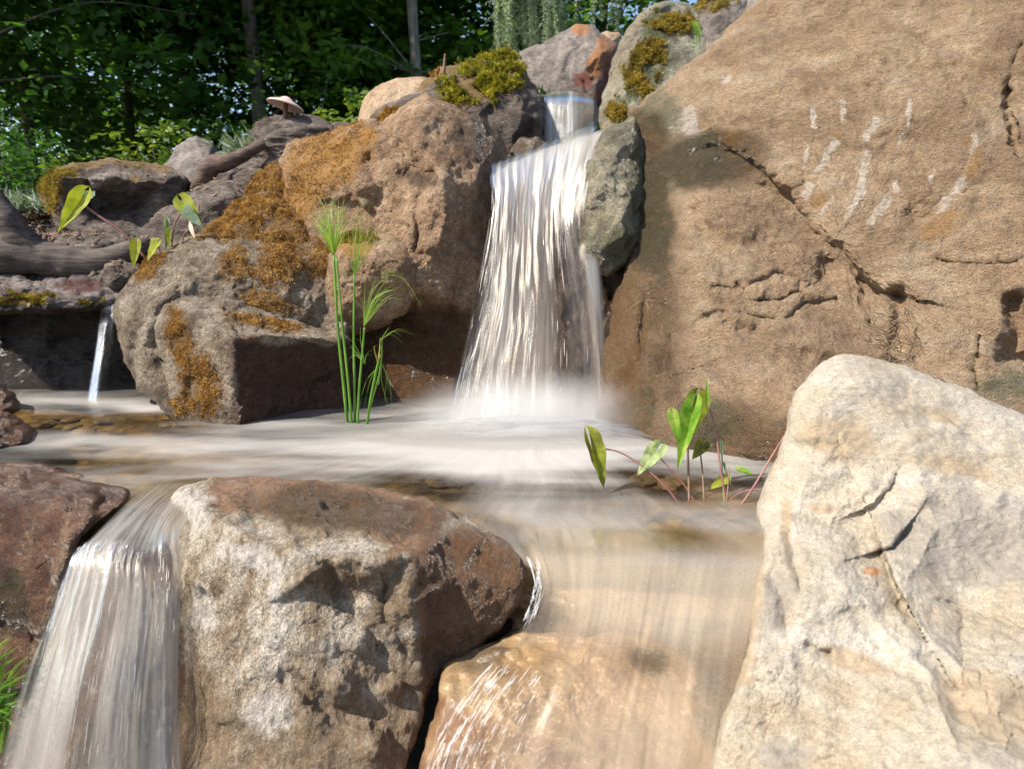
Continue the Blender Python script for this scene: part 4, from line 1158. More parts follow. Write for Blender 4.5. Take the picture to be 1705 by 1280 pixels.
# a separate thin arc of water beside the grey green rock
srows = [[(955, 395, 2.44), (975, 398, 2.41), (990, 402, 2.40)], [(965, 450, 2.37), (988, 455, 2.35), (1004, 460, 2.36)],
         [(975, 560, 2.31), (996, 560, 2.29), (1012, 560, 2.31)], [(982, 650, 2.24), (1002, 650, 2.22), (1016, 650, 2.24)],
         [(985, 722, 2.18), (1004, 722, 2.16), (1020, 722, 2.18)]]
sheet('side_stream', srows, 40, 80, lambda u, v, px, py, Wd: 0.55 * edge(u, 0.4, 0.3) * sstep(0, 0.25, v), M_fall_w, main, 0.0, 0.006, 12)


def mound(name, cx, cy, rx, ry, h, dens, seed):
    uu, vv = np.meshgrid(np.linspace(-1, 1, 60), np.linspace(-1, 1, 40))
    c = P(cx, cy, YZ(cy, 0.0))
    r = np.hypot(uu, vv)
    pt = np.stack([c[0] + uu * rx, c[1] + vv * ry, 0.004 + h * np.exp(-2.2 * r * r) * (1 + 0.5 * fbm(np.stack([uu * 3, vv * 3, 0 * uu + seed], -1), seed, 3))], -1)
    ix = np.arange(2400).reshape(40, 60)
    me = mesh_np(name, pt.reshape(-1, 3), np.stack([ix[:-1, :-1], ix[:-1, 1:], ix[1:, 1:], ix[1:, :-1]], -1).reshape(-1, 4), main.location)
    attr_v(me, 'flow', np.stack([uu * 0.3 + seed, vv * 0.3, 0 * uu], -1).reshape(-1, 3))
    attr_f(me, 'foam', (dens * sstep(1.0, 0.1, r)).ravel())
    return link(name, me, M_mist, main)


M_mist = water_mat('splash_foam', 5.0, 5.0, 0.5, tint=(0.97, 0.97, 0.97), white=(0.72, 0.70, 0.69), bumpd=0.004, gl_rough=0.4)
mound('splash_foam', 880, 716, 0.40, 0.12, 0.04, 0.5, 1)
mound('splash_foam', 860, 725, 0.60, 0.18, 0.022, 0.5, 2)
mound('splash_foam', 800, 722, 0.34, 0.10, 0.03, 0.4, 3)
mound('splash_foam', 960, 722, 0.30, 0.10, 0.03, 0.4, 4)


def mist():
    t = NT('water_mist')
    tc = t.n('ShaderNodeTexCoord')
    ln = t.n('ShaderNodeVectorMath', {0: tc.outputs['Object']}, operation='LENGTH')
    nz = t.noise(t.coords(), 9.0, 3, 0.6)
    den = t.math('MULTIPLY', t.mapr(ln.outputs['Value'], 1.0, 0.05), t.mapr(nz, 0.25, 0.75, 0.5, 1.4))
    vo = t.n('ShaderNodeVolumeScatter', {'Color': (0.95, 0.95, 0.95, 1), 'Density': t.math('MULTIPLY', den, 12.0), 'Anisotropy': 0.2})
    t.t.links.new(vo.outputs[0], t.out.inputs['Volume'])
    a = np.linspace(0, 2 * np.pi, 32, endpoint=False); th = np.linspace(0.05, np.pi - 0.05, 16)
    A_, T_ = np.meshgrid(a, th)
    d = np.stack([np.sin(T_) * np.cos(A_), np.sin(T_) * np.sin(A_), np.cos(T_)], -1).reshape(-1, 3)
    ix = np.arange(512).reshape(16, 32)
    f = np.stack([ix[:-1], ix[1:], np.roll(ix, -1, 1)[1:], np.roll(ix, -1, 1)[:-1]], -1).reshape(-1, 4)
    d = np.concatenate([d, [[0, 0, 1], [0, 0, -1]]])
    f3 = np.concatenate([np.stack([ix[0], np.roll(ix[0], -1), np.full(32, 512)], -1), np.stack([np.roll(ix[-1], -1), ix[-1], np.full(32, 513)], -1)])
    o = link('mist', mesh_np('mist', d, [f, f3]), t.m)
    o.location = P(880, 708, 2.0); o.scale = (0.46, 0.22, 0.19)
    tag(o, 'soft white spray mist at the foot of the main waterfall', kind='stuff')


mist()


def strands(name, rows, n, mat, parent, u_fn, v_rng, rad, seed, off=0.01, wob=0.004, dots=False):
    rg = np.random.default_rng(seed)
    Wd, _ = loft(rows, 90, 120)
    mb = MB()
    for k in range(n):
        u0 = np.clip(u_fn(rg), 0.02, 0.98)
        v0 = rg.uniform(*v_rng); ln = rg.uniform(0.03, 0.22) * (0.35 if dots else 1.0)
        m = 10
        vv = np.clip(np.linspace(v0, v0 + ln, m), 0, 0.99)
        uu = np.clip(u0 + 0.01 * np.cumsum(rg.normal(0, wob * 40, m)) * 0.12, 0, 0.99)
        a = vv * 119; b = uu * 89
        i, j = a.astype(int), b.astype(int)
        fa, fb = (a - i)[:, None], (b - j)[:, None]
        i1, j1 = np.minimum(i + 1, 119), np.minimum(j + 1, 89)
        pt = Wd[i, j] * (1 - fa) * (1 - fb) + Wd[i1, j] * fa * (1 - fb) + Wd[i, j1] * (1 - fa) * fb + Wd[i1, j1] * fa * fb
        dr = np.array([0, 0, CAMZ]) - pt; dr /= np.linalg.norm(dr, axis=1, keepdims=True)
        pt = pt + np.array([0, -off, 0.3 * off]) + rg.normal(0, wob * 0.35, (m, 3))
        r = rad * rg.uniform(0.5, 1.3) * np.sin(np.linspace(0.15, np.pi - 0.15, m))
        mb.tube(pt, r, 5)
    return mb.build(name, mat, parent)


t = NT('bright_drops_and_glints')
b = t.n('ShaderNodeBsdfPrincipled', {'Base Color': (0.9, 0.9, 0.9, 1), 'Roughness': 0.12, 'Alpha': 0.75, 'Specular IOR Level': 0.9})
M_drop_glint = t.done(b.outputs[0])  # serves water drops and white threads that stand in for sun glints
strands('water_drops', mrows, 110, M_drop_glint, main, lambda r: r.beta(0.8, 1.5), (0.2, 0.97), 0.0009, 6, 0.02, 0.0012, True)

# --- small upper cascade
up = empty('waterfall', P(948, 240, 3.24))
tag(up, 'small upper cascade sliding over the square lip stone', 'waterfall')
urows = [[(905, 158, 3.42), (930, 154, 3.44), (960, 156, 3.44), (990, 165, 3.40)], [(905, 163, 3.30), (930, 160, 3.30), (960, 162, 3.29), (990, 170, 3.32)],
         [(906, 180, 3.26), (930, 180, 3.24), (960, 182, 3.24), (990, 188, 3.29)], [(906, 215, 3.24), (930, 215, 3.21), (960, 216, 3.21), (990, 220, 3.28)],
         [(906, 262, 3.2), (930, 262, 3.17), (960, 262, 3.17), (990, 262, 3.25)]]
sheet('water_sheet', urows, 60, 60, lambda u, v, px, py, Wd: np.clip(0.12 + 0.42 * sstep(0.25, 0.7, v) * (1 - 0.5 * u) + 0.25 * np.exp(-((u - 0.58) / 0.05) ** 2), 0, 1) * edge(u, 0.04, 0.08), M_veil, up, 0.006, 0.006, 15)

# --- thin trickle in the dark niche
tr_ = empty('waterfall', P(120, 664, 2.4))
tag(tr_, 'thin bluish trickle in the dark niche at the far left', 'waterfall')
trows = [[(166, 503, 2.66), (182, 502, 2.68), (198, 502, 2.66)], [(165, 509, 2.58), (181, 508, 2.58), (197, 509, 2.58)],
         [(164, 525, 2.55), (180, 525, 2.54), (196, 530, 2.55)], [(160, 560, 2.51), (174, 562, 2.50), (190, 566, 2.52)],
         [(152, 610, 2.46), (167, 612, 2.44), (185, 614, 2.46)], [(142, 668, 2.40), (160, 670, 2.38), (180, 670, 2.40)]]
sheet('water_sheet', trows, 50, 90, lambda u, v, px, py, Wd: np.clip(0.95 - 0.80 * sstep(0.10, 0.42, v) - 0.07 * sstep(0.5, 0.9, v), 0.03, 1) * edge(u, 0.25, 0.25), M_veil, tr_, 0.0, 0.006, 17)

# --- left front cascade
lc = empty('waterfall', P(160, 1300, 1.0))
tag(lc, 'broad front cascade pouring over the edge at the lower left', 'waterfall')
lrows = [[(262, 792, YZ(792, .006)), (310, 790, YZ(790, .006)), (360, 790, YZ(790, .006)), (420, 795, YZ(795, .006))],
         [(212, 835, YZ(835, .006)), (250, 835, YZ(835, .006)), (285, 838, YZ(838, .006)), (330, 850, YZ(850, .006))],
         [(158, 885, YZ(885, .006)), (205, 880, YZ(880, .008)), (250, 885, YZ(885, .006)), (300, 890, YZ(890, .006))],
         [(122, 925, 1.10), (175, 915, 1.105), (235, 935, 1.10), (305, 945, 1.12)],
         [(100, 975, 1.07), (165, 970, 1.06), (235, 990, 1.06), (303, 1000, 1.08)],
         [(72, 1060, 1.04), (145, 1060, 1.02), (225, 1070, 1.02), (300, 1080, 1.05)],
         [(40, 1170, 1.02), (120, 1170, .98), (210, 1175, .98), (300, 1180, 1.02)],
         [(5, 1300, 1.0), (95, 1300, .95), (200, 1300, .95), (305, 1300, .98)],
         [(-20, 1400, 1.0), (80, 1400, .93), (195, 1400, .93), (310, 1400, .96)]]


def lfoam(u, v, px, py, Wd):
    d = 0.46 + 0.40 * np.exp(-((v - 0.40) / 0.06) ** 2) * np.exp(-((u - 0.3) / 0.3) ** 2) + 0.14 * np.exp(-((u - 0.75) / 0.2) ** 2) * sstep(0.4, 0.6, v)
    d = d - 0.30 * np.exp(-((px - 230) / 45) ** 2 - ((py - 925) / 26) ** 2) - 0.22 * np.exp(-((u - 0.42) / 0.06) ** 2) * sstep(0.55, 0.75, v)
    d = d + 0.12 * np.exp(-((u - 0.12) / 0.12) ** 2) * sstep(0.4, 0.6, v)
    d = d - 0.12 * sstep(0.25, 0.1, v)
    return np.clip(d, 0.05, 1) * edge(u, 0.07, 0.02) * sstep(0.0, 0.14, v)


M_lc = water_mat('front_cascade_water', 16.0, 0.7, 0.75, tint=(0.92, 0.89, 0.83), white=(0.64, 0.61, 0.585), bumpd=0.004, gl_rough=0.3, refl=0.35, grain=0.2)
sheet('water_sheet', lrows, 150, 190, lfoam, M_lc, lc, 0.0, 0.010, 21)
sheet('front_veil', lrows[2:], 110, 130, lambda u, v, px, py, Wd: np.clip(0.26 + 0.08 * np.sin(u * 23), 0, 1) * edge(u, 0.12, 0.1) * sstep(0.12, 0.4, v), M_lc, lc, 0.018, 0.014, 23)
strands('water_drops', lrows, 160, M_drop_glint, lc, lambda r: r.uniform(0.05, 0.98), (0.32, 0.95), 0.0006, 25, 0.014, 0.001, True)
strands('lip_glints', lrows, 110, M_drop_glint, lc, lambda r: r.uniform(0.05, 0.6), (0.30, 0.40), 0.0006, 26, 0.006, 0.0016, True)  # white threads modelled as sun sparkle along the lip

# --- right front cascade over the tan step
rc = empty('waterfall', P(960, 1300, 0.8))
tag(rc, 'wide thin veil of water sliding over the tan step in the foreground', 'waterfall')
rz = {862: .010, 915: .010, 972: -.014, 1030: -.042, 1092: -.074, 1160: -.112, 1250: -.165, 1360: -.235}
rrows = [[(x, y + dy, YZ(y + dy, z - 0.004 * abs(k - 2))) for k, (x, dy) in enumerate(zip(xs, (-6, -2, 0, 2, 8)))] for (y, z), xs in zip(rz.items(), (
    (838, 940, 1060, 1160, 1290), (862, 950, 1060, 1160, 1285), (884, 955, 1055, 1150, 1278), (868, 950, 1045, 1140, 1262),
    (826, 925, 1030, 1130, 1250), (765, 885, 1010, 1120, 1240), (712, 840, 990, 1110, 1225), (668, 820, 980, 1100, 1215)))]


def rfoam(u, v, px, py, Wd):
    d = 0.56 - 0.26 * sstep(0.36, 0.60, v) + 0.10 * sstep(0.6, 0.9, v) + 0.16 * np.exp(-((u - 0.7) / 0.25) ** 2) * sstep(0.3, 0.5, v)
    d = d - 0.30 * np.exp(-((px - 880) / 60) ** 2 - ((py - 1010) / 45) ** 2) - 0.25 * np.exp(-((px - 1085) / 45) ** 2 - ((py - 1100) / 30) ** 2)
    d = d - 0.2 * sstep(0.35, 0.1, u) * sstep(0.5, 0.6, v)
    return np.clip(d, 0.03, 1) * edge(u, 0.08, 0.03) * sstep(0.01, 0.24, v)


M_rc = water_mat('thin_front_water', 34.0, 1.0, 0.26, tint=(0.94, 0.88, 0.77), white=(0.68, 0.575, 0.45), bumpd=0.0015, gl_rough=0.22, grain=0.22, refl=0.2)
sheet('water_sheet', rrows, 170, 170, rfoam, M_rc, rc, 0.0, 0.006, 31)
strands('lip_glints', rrows, 60, M_drop_glint, rc, lambda r: r.uniform(0.0, 0.08), (0.17, 0.42), 0.0005, 34, 0.006, 0.0016, True)  # sun sparkle at the lip, modelled as white threads
strands('edge_glints', rrows, 170, M_drop_glint, rc, lambda r: 0.30 * r.beta(1.2, 2.2), (0.60, 0.9), 0.00042, 35, 0.006, 0.0014, True)  # bright glints on the step edge, modelled as thin white threads

# ================================================================== plants
def leaf_mat(name, c1, c2, c3, trans=0.45, scale=25.0, rough=0.45, lo=0.35, hi=0.66):
    t = NT(name)
    p = t.coords()
    n = t.noise(p, scale, 4, 0.65)
    c = t.ramp(n, [(lo, c1), ((lo + hi) / 2, c2), (hi, c3)])
    pr = t.n('ShaderNodeBsdfPrincipled', {'Base Color': c, 'Roughness': rough, 'Specular IOR Level': 0.35})
    tr = t.n('ShaderNodeBsdfTranslucent', {'Color': t.mix(1.0, c, (1.3, 1.35, 0.6), 'MULTIPLY')})
    return t.done(t.n('ShaderNodeMixShader', {0: trans, 1: pr.outputs[0], 2: tr.outputs[0]}).outputs[0])


def plain_mat(name, c1, c2, scale=20, rough=0.7, stretch=(1, 1, 1), bump=0.4, metal=0.0):
    t = NT(name)
    p = t.coords(stretch)
    n = t.noise(p, scale, 6, 0.65)
    c = t.ramp(n, [(0.34, c1), (0.66, c2)])
    return t.done(t.n('ShaderNodeBsdfPrincipled', {'Base Color': c, 'Roughness': rough, 'Metallic': metal,
                      'Normal': t.n('ShaderNodeBump', {'Strength': bump, 'Distance': 0.01, 'Height': n}).outputs[0]}).outputs[0])


M_moss_o = leaf_mat('rusty_orange_moss', (0.17, 0.078, 0.022), (0.38, 0.20, 0.06), (0.58, 0.38, 0.15), 0.3, 22, 0.8)
M_moss_g = leaf_mat('bright_green_moss', (0.11, 0.10, 0.012), (0.27, 0.24, 0.02), (0.44, 0.38, 0.04), 0.3, 16, 0.8)
M_moss_d = leaf_mat('olive_moss', (0.12, 0.09, 0.015), (0.28, 0.20, 0.035), (0.44, 0.32, 0.07), 0.3, 16, 0.8)

LBL = {k: k for k in ROCKS}


def rk(part):
    return next(k for k in ROCKS if part in k)


def blobw(label, items):
    r = ROCKS[label]
    w = np.zeros(len(r['px']))
    j = 16 * fbm(r['v'] * 14, 61, 3)
    for cx, cy, rx, ry, rot in items:
        a = math.radians(rot); dx, dy = r['px'] + j - cx, r['py'] + j - cy
        w = np.maximum(w, sstep(1.2, 0.75, np.hypot((dx * math.cos(a) + dy * math.sin(a)) / rx, (-dx * math.sin(a) + dy * math.cos(a)) / ry)))
    return w


L = rk('rugged brown')
moss(L, 'orange_moss', 3200, M_moss_o, weight=blobw(L, [(545, 262, 70, 46, -22), (500, 325, 46, 36, 0), (600, 222, 22, 18, 0)]), size=0.005, lift=0.006, seed=1)
L = rk('grown over with orange')
moss(L, 'orange_moss', 6500, M_moss_o, weight=blobw(L, [(440, 340, 60, 60, 0), (480, 380, 60, 36, 0), (390, 385, 50, 26, -30)]), size=0.006, lift=0.014, seed=2)
L = rk('large lichen')
moss(L, 'rusty_moss', 4500, M_moss_o, weight=blobw(L, [(470, 440, 34, 48, 20), (395, 440, 22, 30, 0), 
     (250, 442, 34, 14, -30), (450, 508, 56, 9, 10), (535, 425, 22, 36, 0), (430, 470, 20, 30, 0), (380, 400, 60, 8, 0),]), size=0.005, lift=0.010, seed=3)
L = rk('low ledge block')
moss(L, 'rusty_moss', 3600, M_moss_o, weight=blobw(L, [(298, 560, 18, 50, -8), (338, 640, 34, 52, -12), (310, 670, 26, 20, 0), (440, 538, 60, 6, 8)]), size=0.005, lift=0.010, seed=13)
L = rk('bright green moss cushion')
moss(L, 'green_moss_cushion', 9000, M_moss_g, weight=blobw(L, [(815, 135, 52, 34, -25), (770, 155, 34, 20, -20), (835, 118, 30, 18, 0)]), size=0.0085, lift=0.05, clump=22, seed=4)
moss(L, 'brown_moss', 1200, M_moss_o, weight=blobw(L, [(650, 195, 26, 10, -25), (720, 130, 18, 6, -30)]), size=0.008, lift=0.02, seed=5)
L = rk('mossy pillar')
moss(L, 'olive_moss', 6000, M_moss_d, weight=blobw(L, [(1075, 115, 28, 44, 20), (1030, 188, 16, 20, 0), (1110, 40, 40, 12, 10), (1085, 80, 20, 12, 0), (1140, 45, 14, 20, 0)]), size=0.0075, lift=0.025, seed=6)
L = rk('grey lilac')
moss(L, 'olive_moss', 900, M_moss_d, weight=blobw(L, [(1185, 8, 34, 9, 0)]), size=0.008, lift=0.02, seed=7)
L = rk('yellow lichen end')
moss(L, 'yellow_moss', 1800, M_moss_d, weight=blobw(L, [(82, 320, 18, 40, 0), (100, 290, 30, 6, -10)]), size=0.007, lift=0.012, seed=8)
L = rk('flat weathered slab')
moss(L, 'yellow_moss', 1200, M_moss_d, weight=blobw(L, [(40, 497, 50, 6, 0), (150, 500, 18, 4, 0)]), size=0.006, lift=0.012, seed=9)
L = rk('small sandy boulder')
moss(L, 'dry_moss', 900, M_moss_d, weight=blobw(L, [(590, 398, 34, 10, 0)]), size=0.006, lift=0.01, seed=10)

# ---- driftwood root on the left bank
M_drift = plain_mat('weathered_driftwood', (0.03, 0.022, 0.019), (0.13, 0.098, 0.082), 9, 0.8, (1, 4, 8), 0.6)
dr = empty('driftwood', P(60, 430, 2.8))
tag(dr, 'dark weathered driftwood root with an upright branch at the left edge', 'driftwood')
mb = MB()
c = catmull(np.array([P(-90, 418, 2.78), P(-10, 425, 2.78), P(50, 428, 2.80), P(100, 436, 2.82), P(160, 438, 2.82), P(215, 420, 2.82), P(250, 400, 2.86)]), 60)
mb.tube(c, np.interp(np.linspace(0, 1, 60), [0, .35, .6, .85, 1], [0.085, 0.078, 0.062, 0.05, 0.016]), 18, 0.35, 4)
mb.build('trunk', M_drift, dr)
mb = MB()
c = catmull(np.array([P(55, 425, 2.80), P(30, 395, 2.78), P(12, 362, 2.77), P(-6, 330, 2.77), P(-30, 290, 2.78)]), 40)
mb.tube(c, np.linspace(0.07, 0.022, 40), 14, 0.35, 5)
mb.build('branch', M_drift, dr)
d2 = empty('driftwood', P(380, 280, 3.2))
tag(d2, 'brown driftwood limb lying between the upright grey rock and the layered lamp rock', 'driftwood')
mb = MB()
c = catmull(np.array([P(440, 240, 3.24), P(415, 254, 3.2), P(385, 268, 3.18), P(355, 276, 3.18), P(338, 296, 3.18), P(322, 318, 3.2)]), 50)
mb.tube(c, np.interp(np.linspace(0, 1, 50), [0, .4, .7, 1], [0.02, 0.035, 0.045, 0.02]), 14, 0.35, 7)
mb.build('trunk', plain_mat('brown_driftwood', (0.045, 0.026, 0.018), (0.15, 0.095, 0.066), 9, 0.8, (2, 4, 8), 0.6), d2)

# ---- bark mulch: loose chips nobody would count
M_mulch = plain_mat('bark_chips', (0.06, 0.032, 0.022), (0.24, 0.16, 0.115), 30, 0.85)
rg = np.random.default_rng(5)
n = 2600
cx = rg.uniform(-3.3, -0.4, n); cy = rg.uniform(2.95, 4.2, n)
cz = ground_z(cx, cy) + rg.uniform(0.0, 0.035, n)
ax = rg.normal(0, 1, (n, 3)) * [1, 1, 0.5]; ax /= np.linalg.norm(ax, axis=1, keepdims=True)
bx_ = np.cross(ax, rg.normal(0, 1, (n, 3)) * 0.5 + [0, 0, 1]); bx_ /= np.linalg.norm(bx_, axis=1, keepdims=True)
ln = rg.uniform(0.008, 0.03, (n, 1)); wd = rg.uniform(0.004, 0.012, (n, 1))
ctr = np.stack([cx, cy, cz], -1)
nz = np.cross(ax, bx_) * 0.003
v = np.stack([ctr - ax * ln - bx_ * wd, ctr + ax * ln - bx_ * wd * .7, ctr + ax * ln * .9 + bx_ * wd, ctr - ax * ln + bx_ * wd * .8], 1)
v = np.concatenate([v + nz[:, None], v - nz[:, None]], 1).reshape(-1, 3)
b8 = np.arange(n)[:, None] * 8
fq = np.concatenate([b8 + np.array(q) for q in ([0, 1, 2, 3], [7, 6, 5, 4], [0, 4, 5, 1], [1, 5, 6, 2], [2, 6, 7, 3], [3, 7, 4, 0])])
tag(link('bark_mulch', mesh_np('bark_mulch', v, fq), M_mulch, None, False), 'loose brown bark mulch on the left bank', kind='stuff')

# ---- leaf litter caught on the left bank rocks: tiny scraps nobody would count
M_lit = plain_mat('dry_leaf_litter', (0.10, 0.055, 0.03), (0.34, 0.22, 0.12), 30, 0.8)
rg = np.random.default_rng(77)
lv = []
for key, k_ in (('low rubble', 60), ('dark grey rock sloping', 50), ('long flat-topped', 40), ('jagged small', 20), ('flat weathered slab', 30), ('layered rock carrying', 24), ('low ledge block', 14)):
    r_ = ROCKS[next(q for q in ROCKS if key in q)]
    p_, n_ = sample(r_, k_, np.clip(r_['n'][:, 2], 0, 1) ** 3, rg)
    for a_, b_ in zip(p_, n_):
        d_ = np.cross(b_, rg.normal(0, 1, 3)); d_ /= np.linalg.norm(d_); s2 = np.cross(b_, d_)
        L2 = rg.uniform(.008, .022); w2 = L2 * rg.uniform(.12, .4)
        a_ = a_ + b_ * .004
        lv += [a_ - d_ * L2, a_ + s2 * w2 + b_ * .003, a_ + d_ * L2 + b_ * rg.uniform(0, .006), a_ - s2 * w2 + b_ * .003]
lv = np.array(lv)
tag(link('leaf_litter', mesh_np('leaf_litter', lv, np.arange(len(lv)).reshape(-1, 4)), M_lit, None, False), 'dry leaf scraps and twigs on the left bank rocks', kind='stuff')

# ---- pebbles seen through the clear shallow on the left
M_peb = plain_mat('wet_pebble', (0.06, 0.038, 0.022), (0.20, 0.135, 0.075), 40, 0.6)
rg = np.random.default_rng(8)
pebm = []
for k in range(4):
    a = np.linspace(0, 2 * np.pi, 18, endpoint=False); th = np.linspace(0.12, np.pi - 0.12, 10)
    A_, T_ = np.meshgrid(a, th)
    d = np.stack([np.sin(T_) * np.cos(A_), np.sin(T_) * np.sin(A_), np.cos(T_)], -1).reshape(-1, 3)
    d = d * (1 + 0.45 * fbm(d * 1.5, 40 + k, 3))[:, None] * np.array([1, 0.8, 0.42])
    ix = np.arange(180).reshape(10, 18)
    f = np.stack([ix[:-1], ix[1:], np.roll(ix, -1, 1)[1:], np.roll(ix, -1, 1)[:-1]], -1).reshape(-1, 4)
    d = np.concatenate([d, [[0, 0, 0.5], [0, 0, -0.5]]])
    f3 = np.concatenate([np.stack([ix[0], np.roll(ix[0], -1), np.full(18, 180)], -1), np.stack([np.roll(ix[-1], -1), ix[-1], np.full(18, 181)], -1)])
    m_ = mesh_np('pebble', d, [f, f3]); m_.materials.append(M_peb); pebm.append(m_)
spots = [(rg.uniform(50, 330), rg.uniform(690, 728)) for _ in range(9)] + [(rg.uniform(690, 800), rg.uniform(795, 815)) for _ in range(5)] + \
        [(rg.uniform(1060, 1170), rg.uniform(790, 815)) for _ in range(5)] + [(1142, 908), (1120, 898)]
for i, (x_, y_) in enumerate(spots):
    big = i >= 19
    pt = P(x_, y_, YZ(y_, -0.05 if not big else -0.04))
    o = link('pebble', pebm[i % 4])
    s_ = rg.uniform(0.018, 0.036) if not big else 0.06
    o.location = pt; o.scale = (s_ * 1.2, s_, s_ * (0.9 if not big else 0.6)); o.rotation_euler = (rg.normal(0, .2), rg.normal(0, .2), rg.uniform(0, 6))
    tag(o, 'brown pebble lying on the bed under the pool water', 'pebble', 'pebbles under the pool water')

# ---- papyrus clump in the pool
M_pap = leaf_mat('papyrus_green', (0.10, 0.22, 0.03), (0.17, 0.34, 0.05), (0.26, 0.44, 0.08), 0.35, 6, 0.4)
M_pap_y = leaf_mat('papyrus_yellow_green', (0.20, 0.32, 0.05), (0.30, 0.44, 0.08), (0.42, 0.52, 0.14), 0.45, 6, 0.4)
M_pap_d = leaf_mat('papyrus_dry_sheath', (0.30, 0.16, 0.04), (0.40, 0.30, 0.06), (0.42, 0.42, 0.10), 0.3, 20, 0.6)
pap = empty('papyrus_plant', P(600, 705, 2.06))
tag(pap, 'tall green papyrus with feathery heads standing in the pool left of the waterfall', 'papyrus')
rg = np.random.default_rng(12)


def stem(parent, pts, r0, r1, mat, name='stem', sides=8):
    mb = MB(); c = catmull(np.array([P(*q) for q in pts]), 26)
    mb.tube(c, np.linspace(r0, r1, 26), sides)
    return mb.build(name, mat, parent)


stems = [([(579, 712, 2.06), (572, 640, 2.06), (562, 540, 2.07), (556, 425, 2.08)], 0.0066, 0.0046),
         ([(586, 712, 2.05), (580, 640, 2.05), (570, 540, 2.06), (560, 428, 2.07)], 0.0056, 0.004),
         ([(591, 712, 2.06), (590, 640, 2.06), (589, 560, 2.06), (590, 458, 2.07)], 0.0056, 0.004),
         ([(595, 712, 2.04), (598, 650, 2.04), (603, 590, 2.04), (607, 545, 2.04)], 0.0054, 0.004),
         ([(610, 712, 2.03), (618, 660, 2.03), (626, 620, 2.03), (632, 595, 2.03)], 0.0058, 0.005),
         ([(630, 640, 2.03), (633, 615, 2.03), (636, 590, 2.03), (636, 565, 2.03)], 0.004, 0.003)]
for s_, a, b in stems: stem(pap, s_, a * .78, b * .78, M_pap)


def rays(name, root, Y, tips, w, mat, droop=0.0, dY=0.05):
    mb = MB()
    for tx, ty in tips:
        a = P(*root, Y); e = P(tx, ty, Y + rg.normal(0, dY))
        m = (a + e) / 2 + np.array([0, 0, abs(e[0] - a[0]) * 0.18 + 0.01]) + rg.normal(0, 0.006, 3)
        c = catmull(np.array([a, m, e]), 9)
        if droop: c[:, 2] -= droop * np.linspace(0, 1, 9) ** 2
        sd_ = np.cross(e - a, rg.normal(0, 0.4, 3) + [0, -1, 0]); sd_ /= np.linalg.norm(sd_) + 1e-9
        mb.ribbon(c, 0.68 * w * np.linspace(1, 0.25, 9), sd_)
    return mb.build(name, mat, pap)


def jt(cx, cy, sx, sy, n):
    return [(rg.normal(cx, sx), rg.normal(cy, sy)) for _ in range(n)]


rays('feathery_head', (556, 424), 2.08, jt(540, 352, 20, 20, 50) + jt(575, 350, 14, 18, 16) + jt(527, 372, 8, 14, 18), 0.0017, M_pap_y, dY=0.06)
rays('leaf_sheath', (556, 428), 2.08, jt(548, 400, 5, 5, 7), 0.0035, M_pap_y, dY=0.01)
rays('feathery_head', (590, 458), 2.07, [(609, 306), (602, 330), (626, 315), (596, 352), (575, 340), (585, 360), (612, 385), (630, 370), (645, 375), (660, 382), (690, 370),
     (563, 395), (555, 470), (535, 485), (680, 400), (640, 400), (565, 410)] + jt(605, 370, 14, 22, 12), 0.0015, M_pap_y, dY=0.05)
rays('feathery_head', (606, 543), 2.04, jt(640, 478, 16, 14, 18) + [(655, 450), (610, 452), (626, 460), (668, 465), (648, 508), (655, 490), (612, 480)], 0.0018, M_pap_y, dY=0.04)
rays('long_leaf', (606, 543), 2.04, [(652, 497)], 0.0042, M_pap_y)
rays('arching_leaf', (635, 457), 2.04, [(700, 492), (690, 486), (660, 456)], 0.002, M_pap_y, 0.03)
rays('feathery_head', (634, 566), 2.03, [(682, 553), (668, 560), (672, 572), (648, 545), (655, 558), (690, 557)], 0.0018, M_pap_y, dY=0.03)
rays('drooping_leaves', (636, 605), 2.03, [(652, 690), (646, 676), (640, 668), (622, 660), (615, 690), (606, 680), (596, 690), (648, 650)], 0.0024, M_pap, dY=0.03)
rays('dry_sheath', (630, 606), 2.03, [(633, 562), (637, 570), (628, 575), (634, 590)], 0.0042, M_pap_d, dY=0.005)
rays('feathery_head', (607, 606), 2.04, [(577, 560), (583, 575), (590, 562), (574, 585), (620, 590), (622, 582), (600, 545), (580, 598)], 0.0015, M_pap, dY=0.03)

# ---- arrowhead leaved pond plants
M_taro = leaf_mat('arrowhead_leaf_green', (0.10, 0.24, 0.025), (0.24, 0.42, 0.05), (0.40, 0.52, 0.11), 0.45, 26, 0.4)
M_taro_y = leaf_mat('arrowhead_leaf_yellow', (0.26, 0.32, 0.03), (0.42, 0.46, 0.05), (0.52, 0.52, 0.08), 0.45, 26, 0.4)
M_taro_b = leaf_mat('arrowhead_leaf_blue_green', (0.10, 0.15, 0.10), (0.17, 0.24, 0.15), (0.26, 0.34, 0.20), 0.3, 26, 0.4)
M_taro_p = leaf_mat('arrowhead_leaf_pale_veined', (0.10, 0.17, 0.06), (0.34, 0.42, 0.17), (0.52, 0.56, 0.30), 0.4, 34, 0.4)
M_taro_r = leaf_mat('arrowhead_leaf_browned', (0.07, 0.05, 0.02), (0.20, 0.22, 0.03), (0.42, 0.46, 0.05), 0.4, 12, 0.5)
M_pet = plain_mat('purple_leaf_stalk', (0.17, 0.06, 0.06), (0.30, 0.14, 0.12), 14, 0.45)
M_pet_b = plain_mat('brown_leaf_stalk', (0.14, 0.07, 0.05), (0.28, 0.17, 0.10), 14, 0.5)


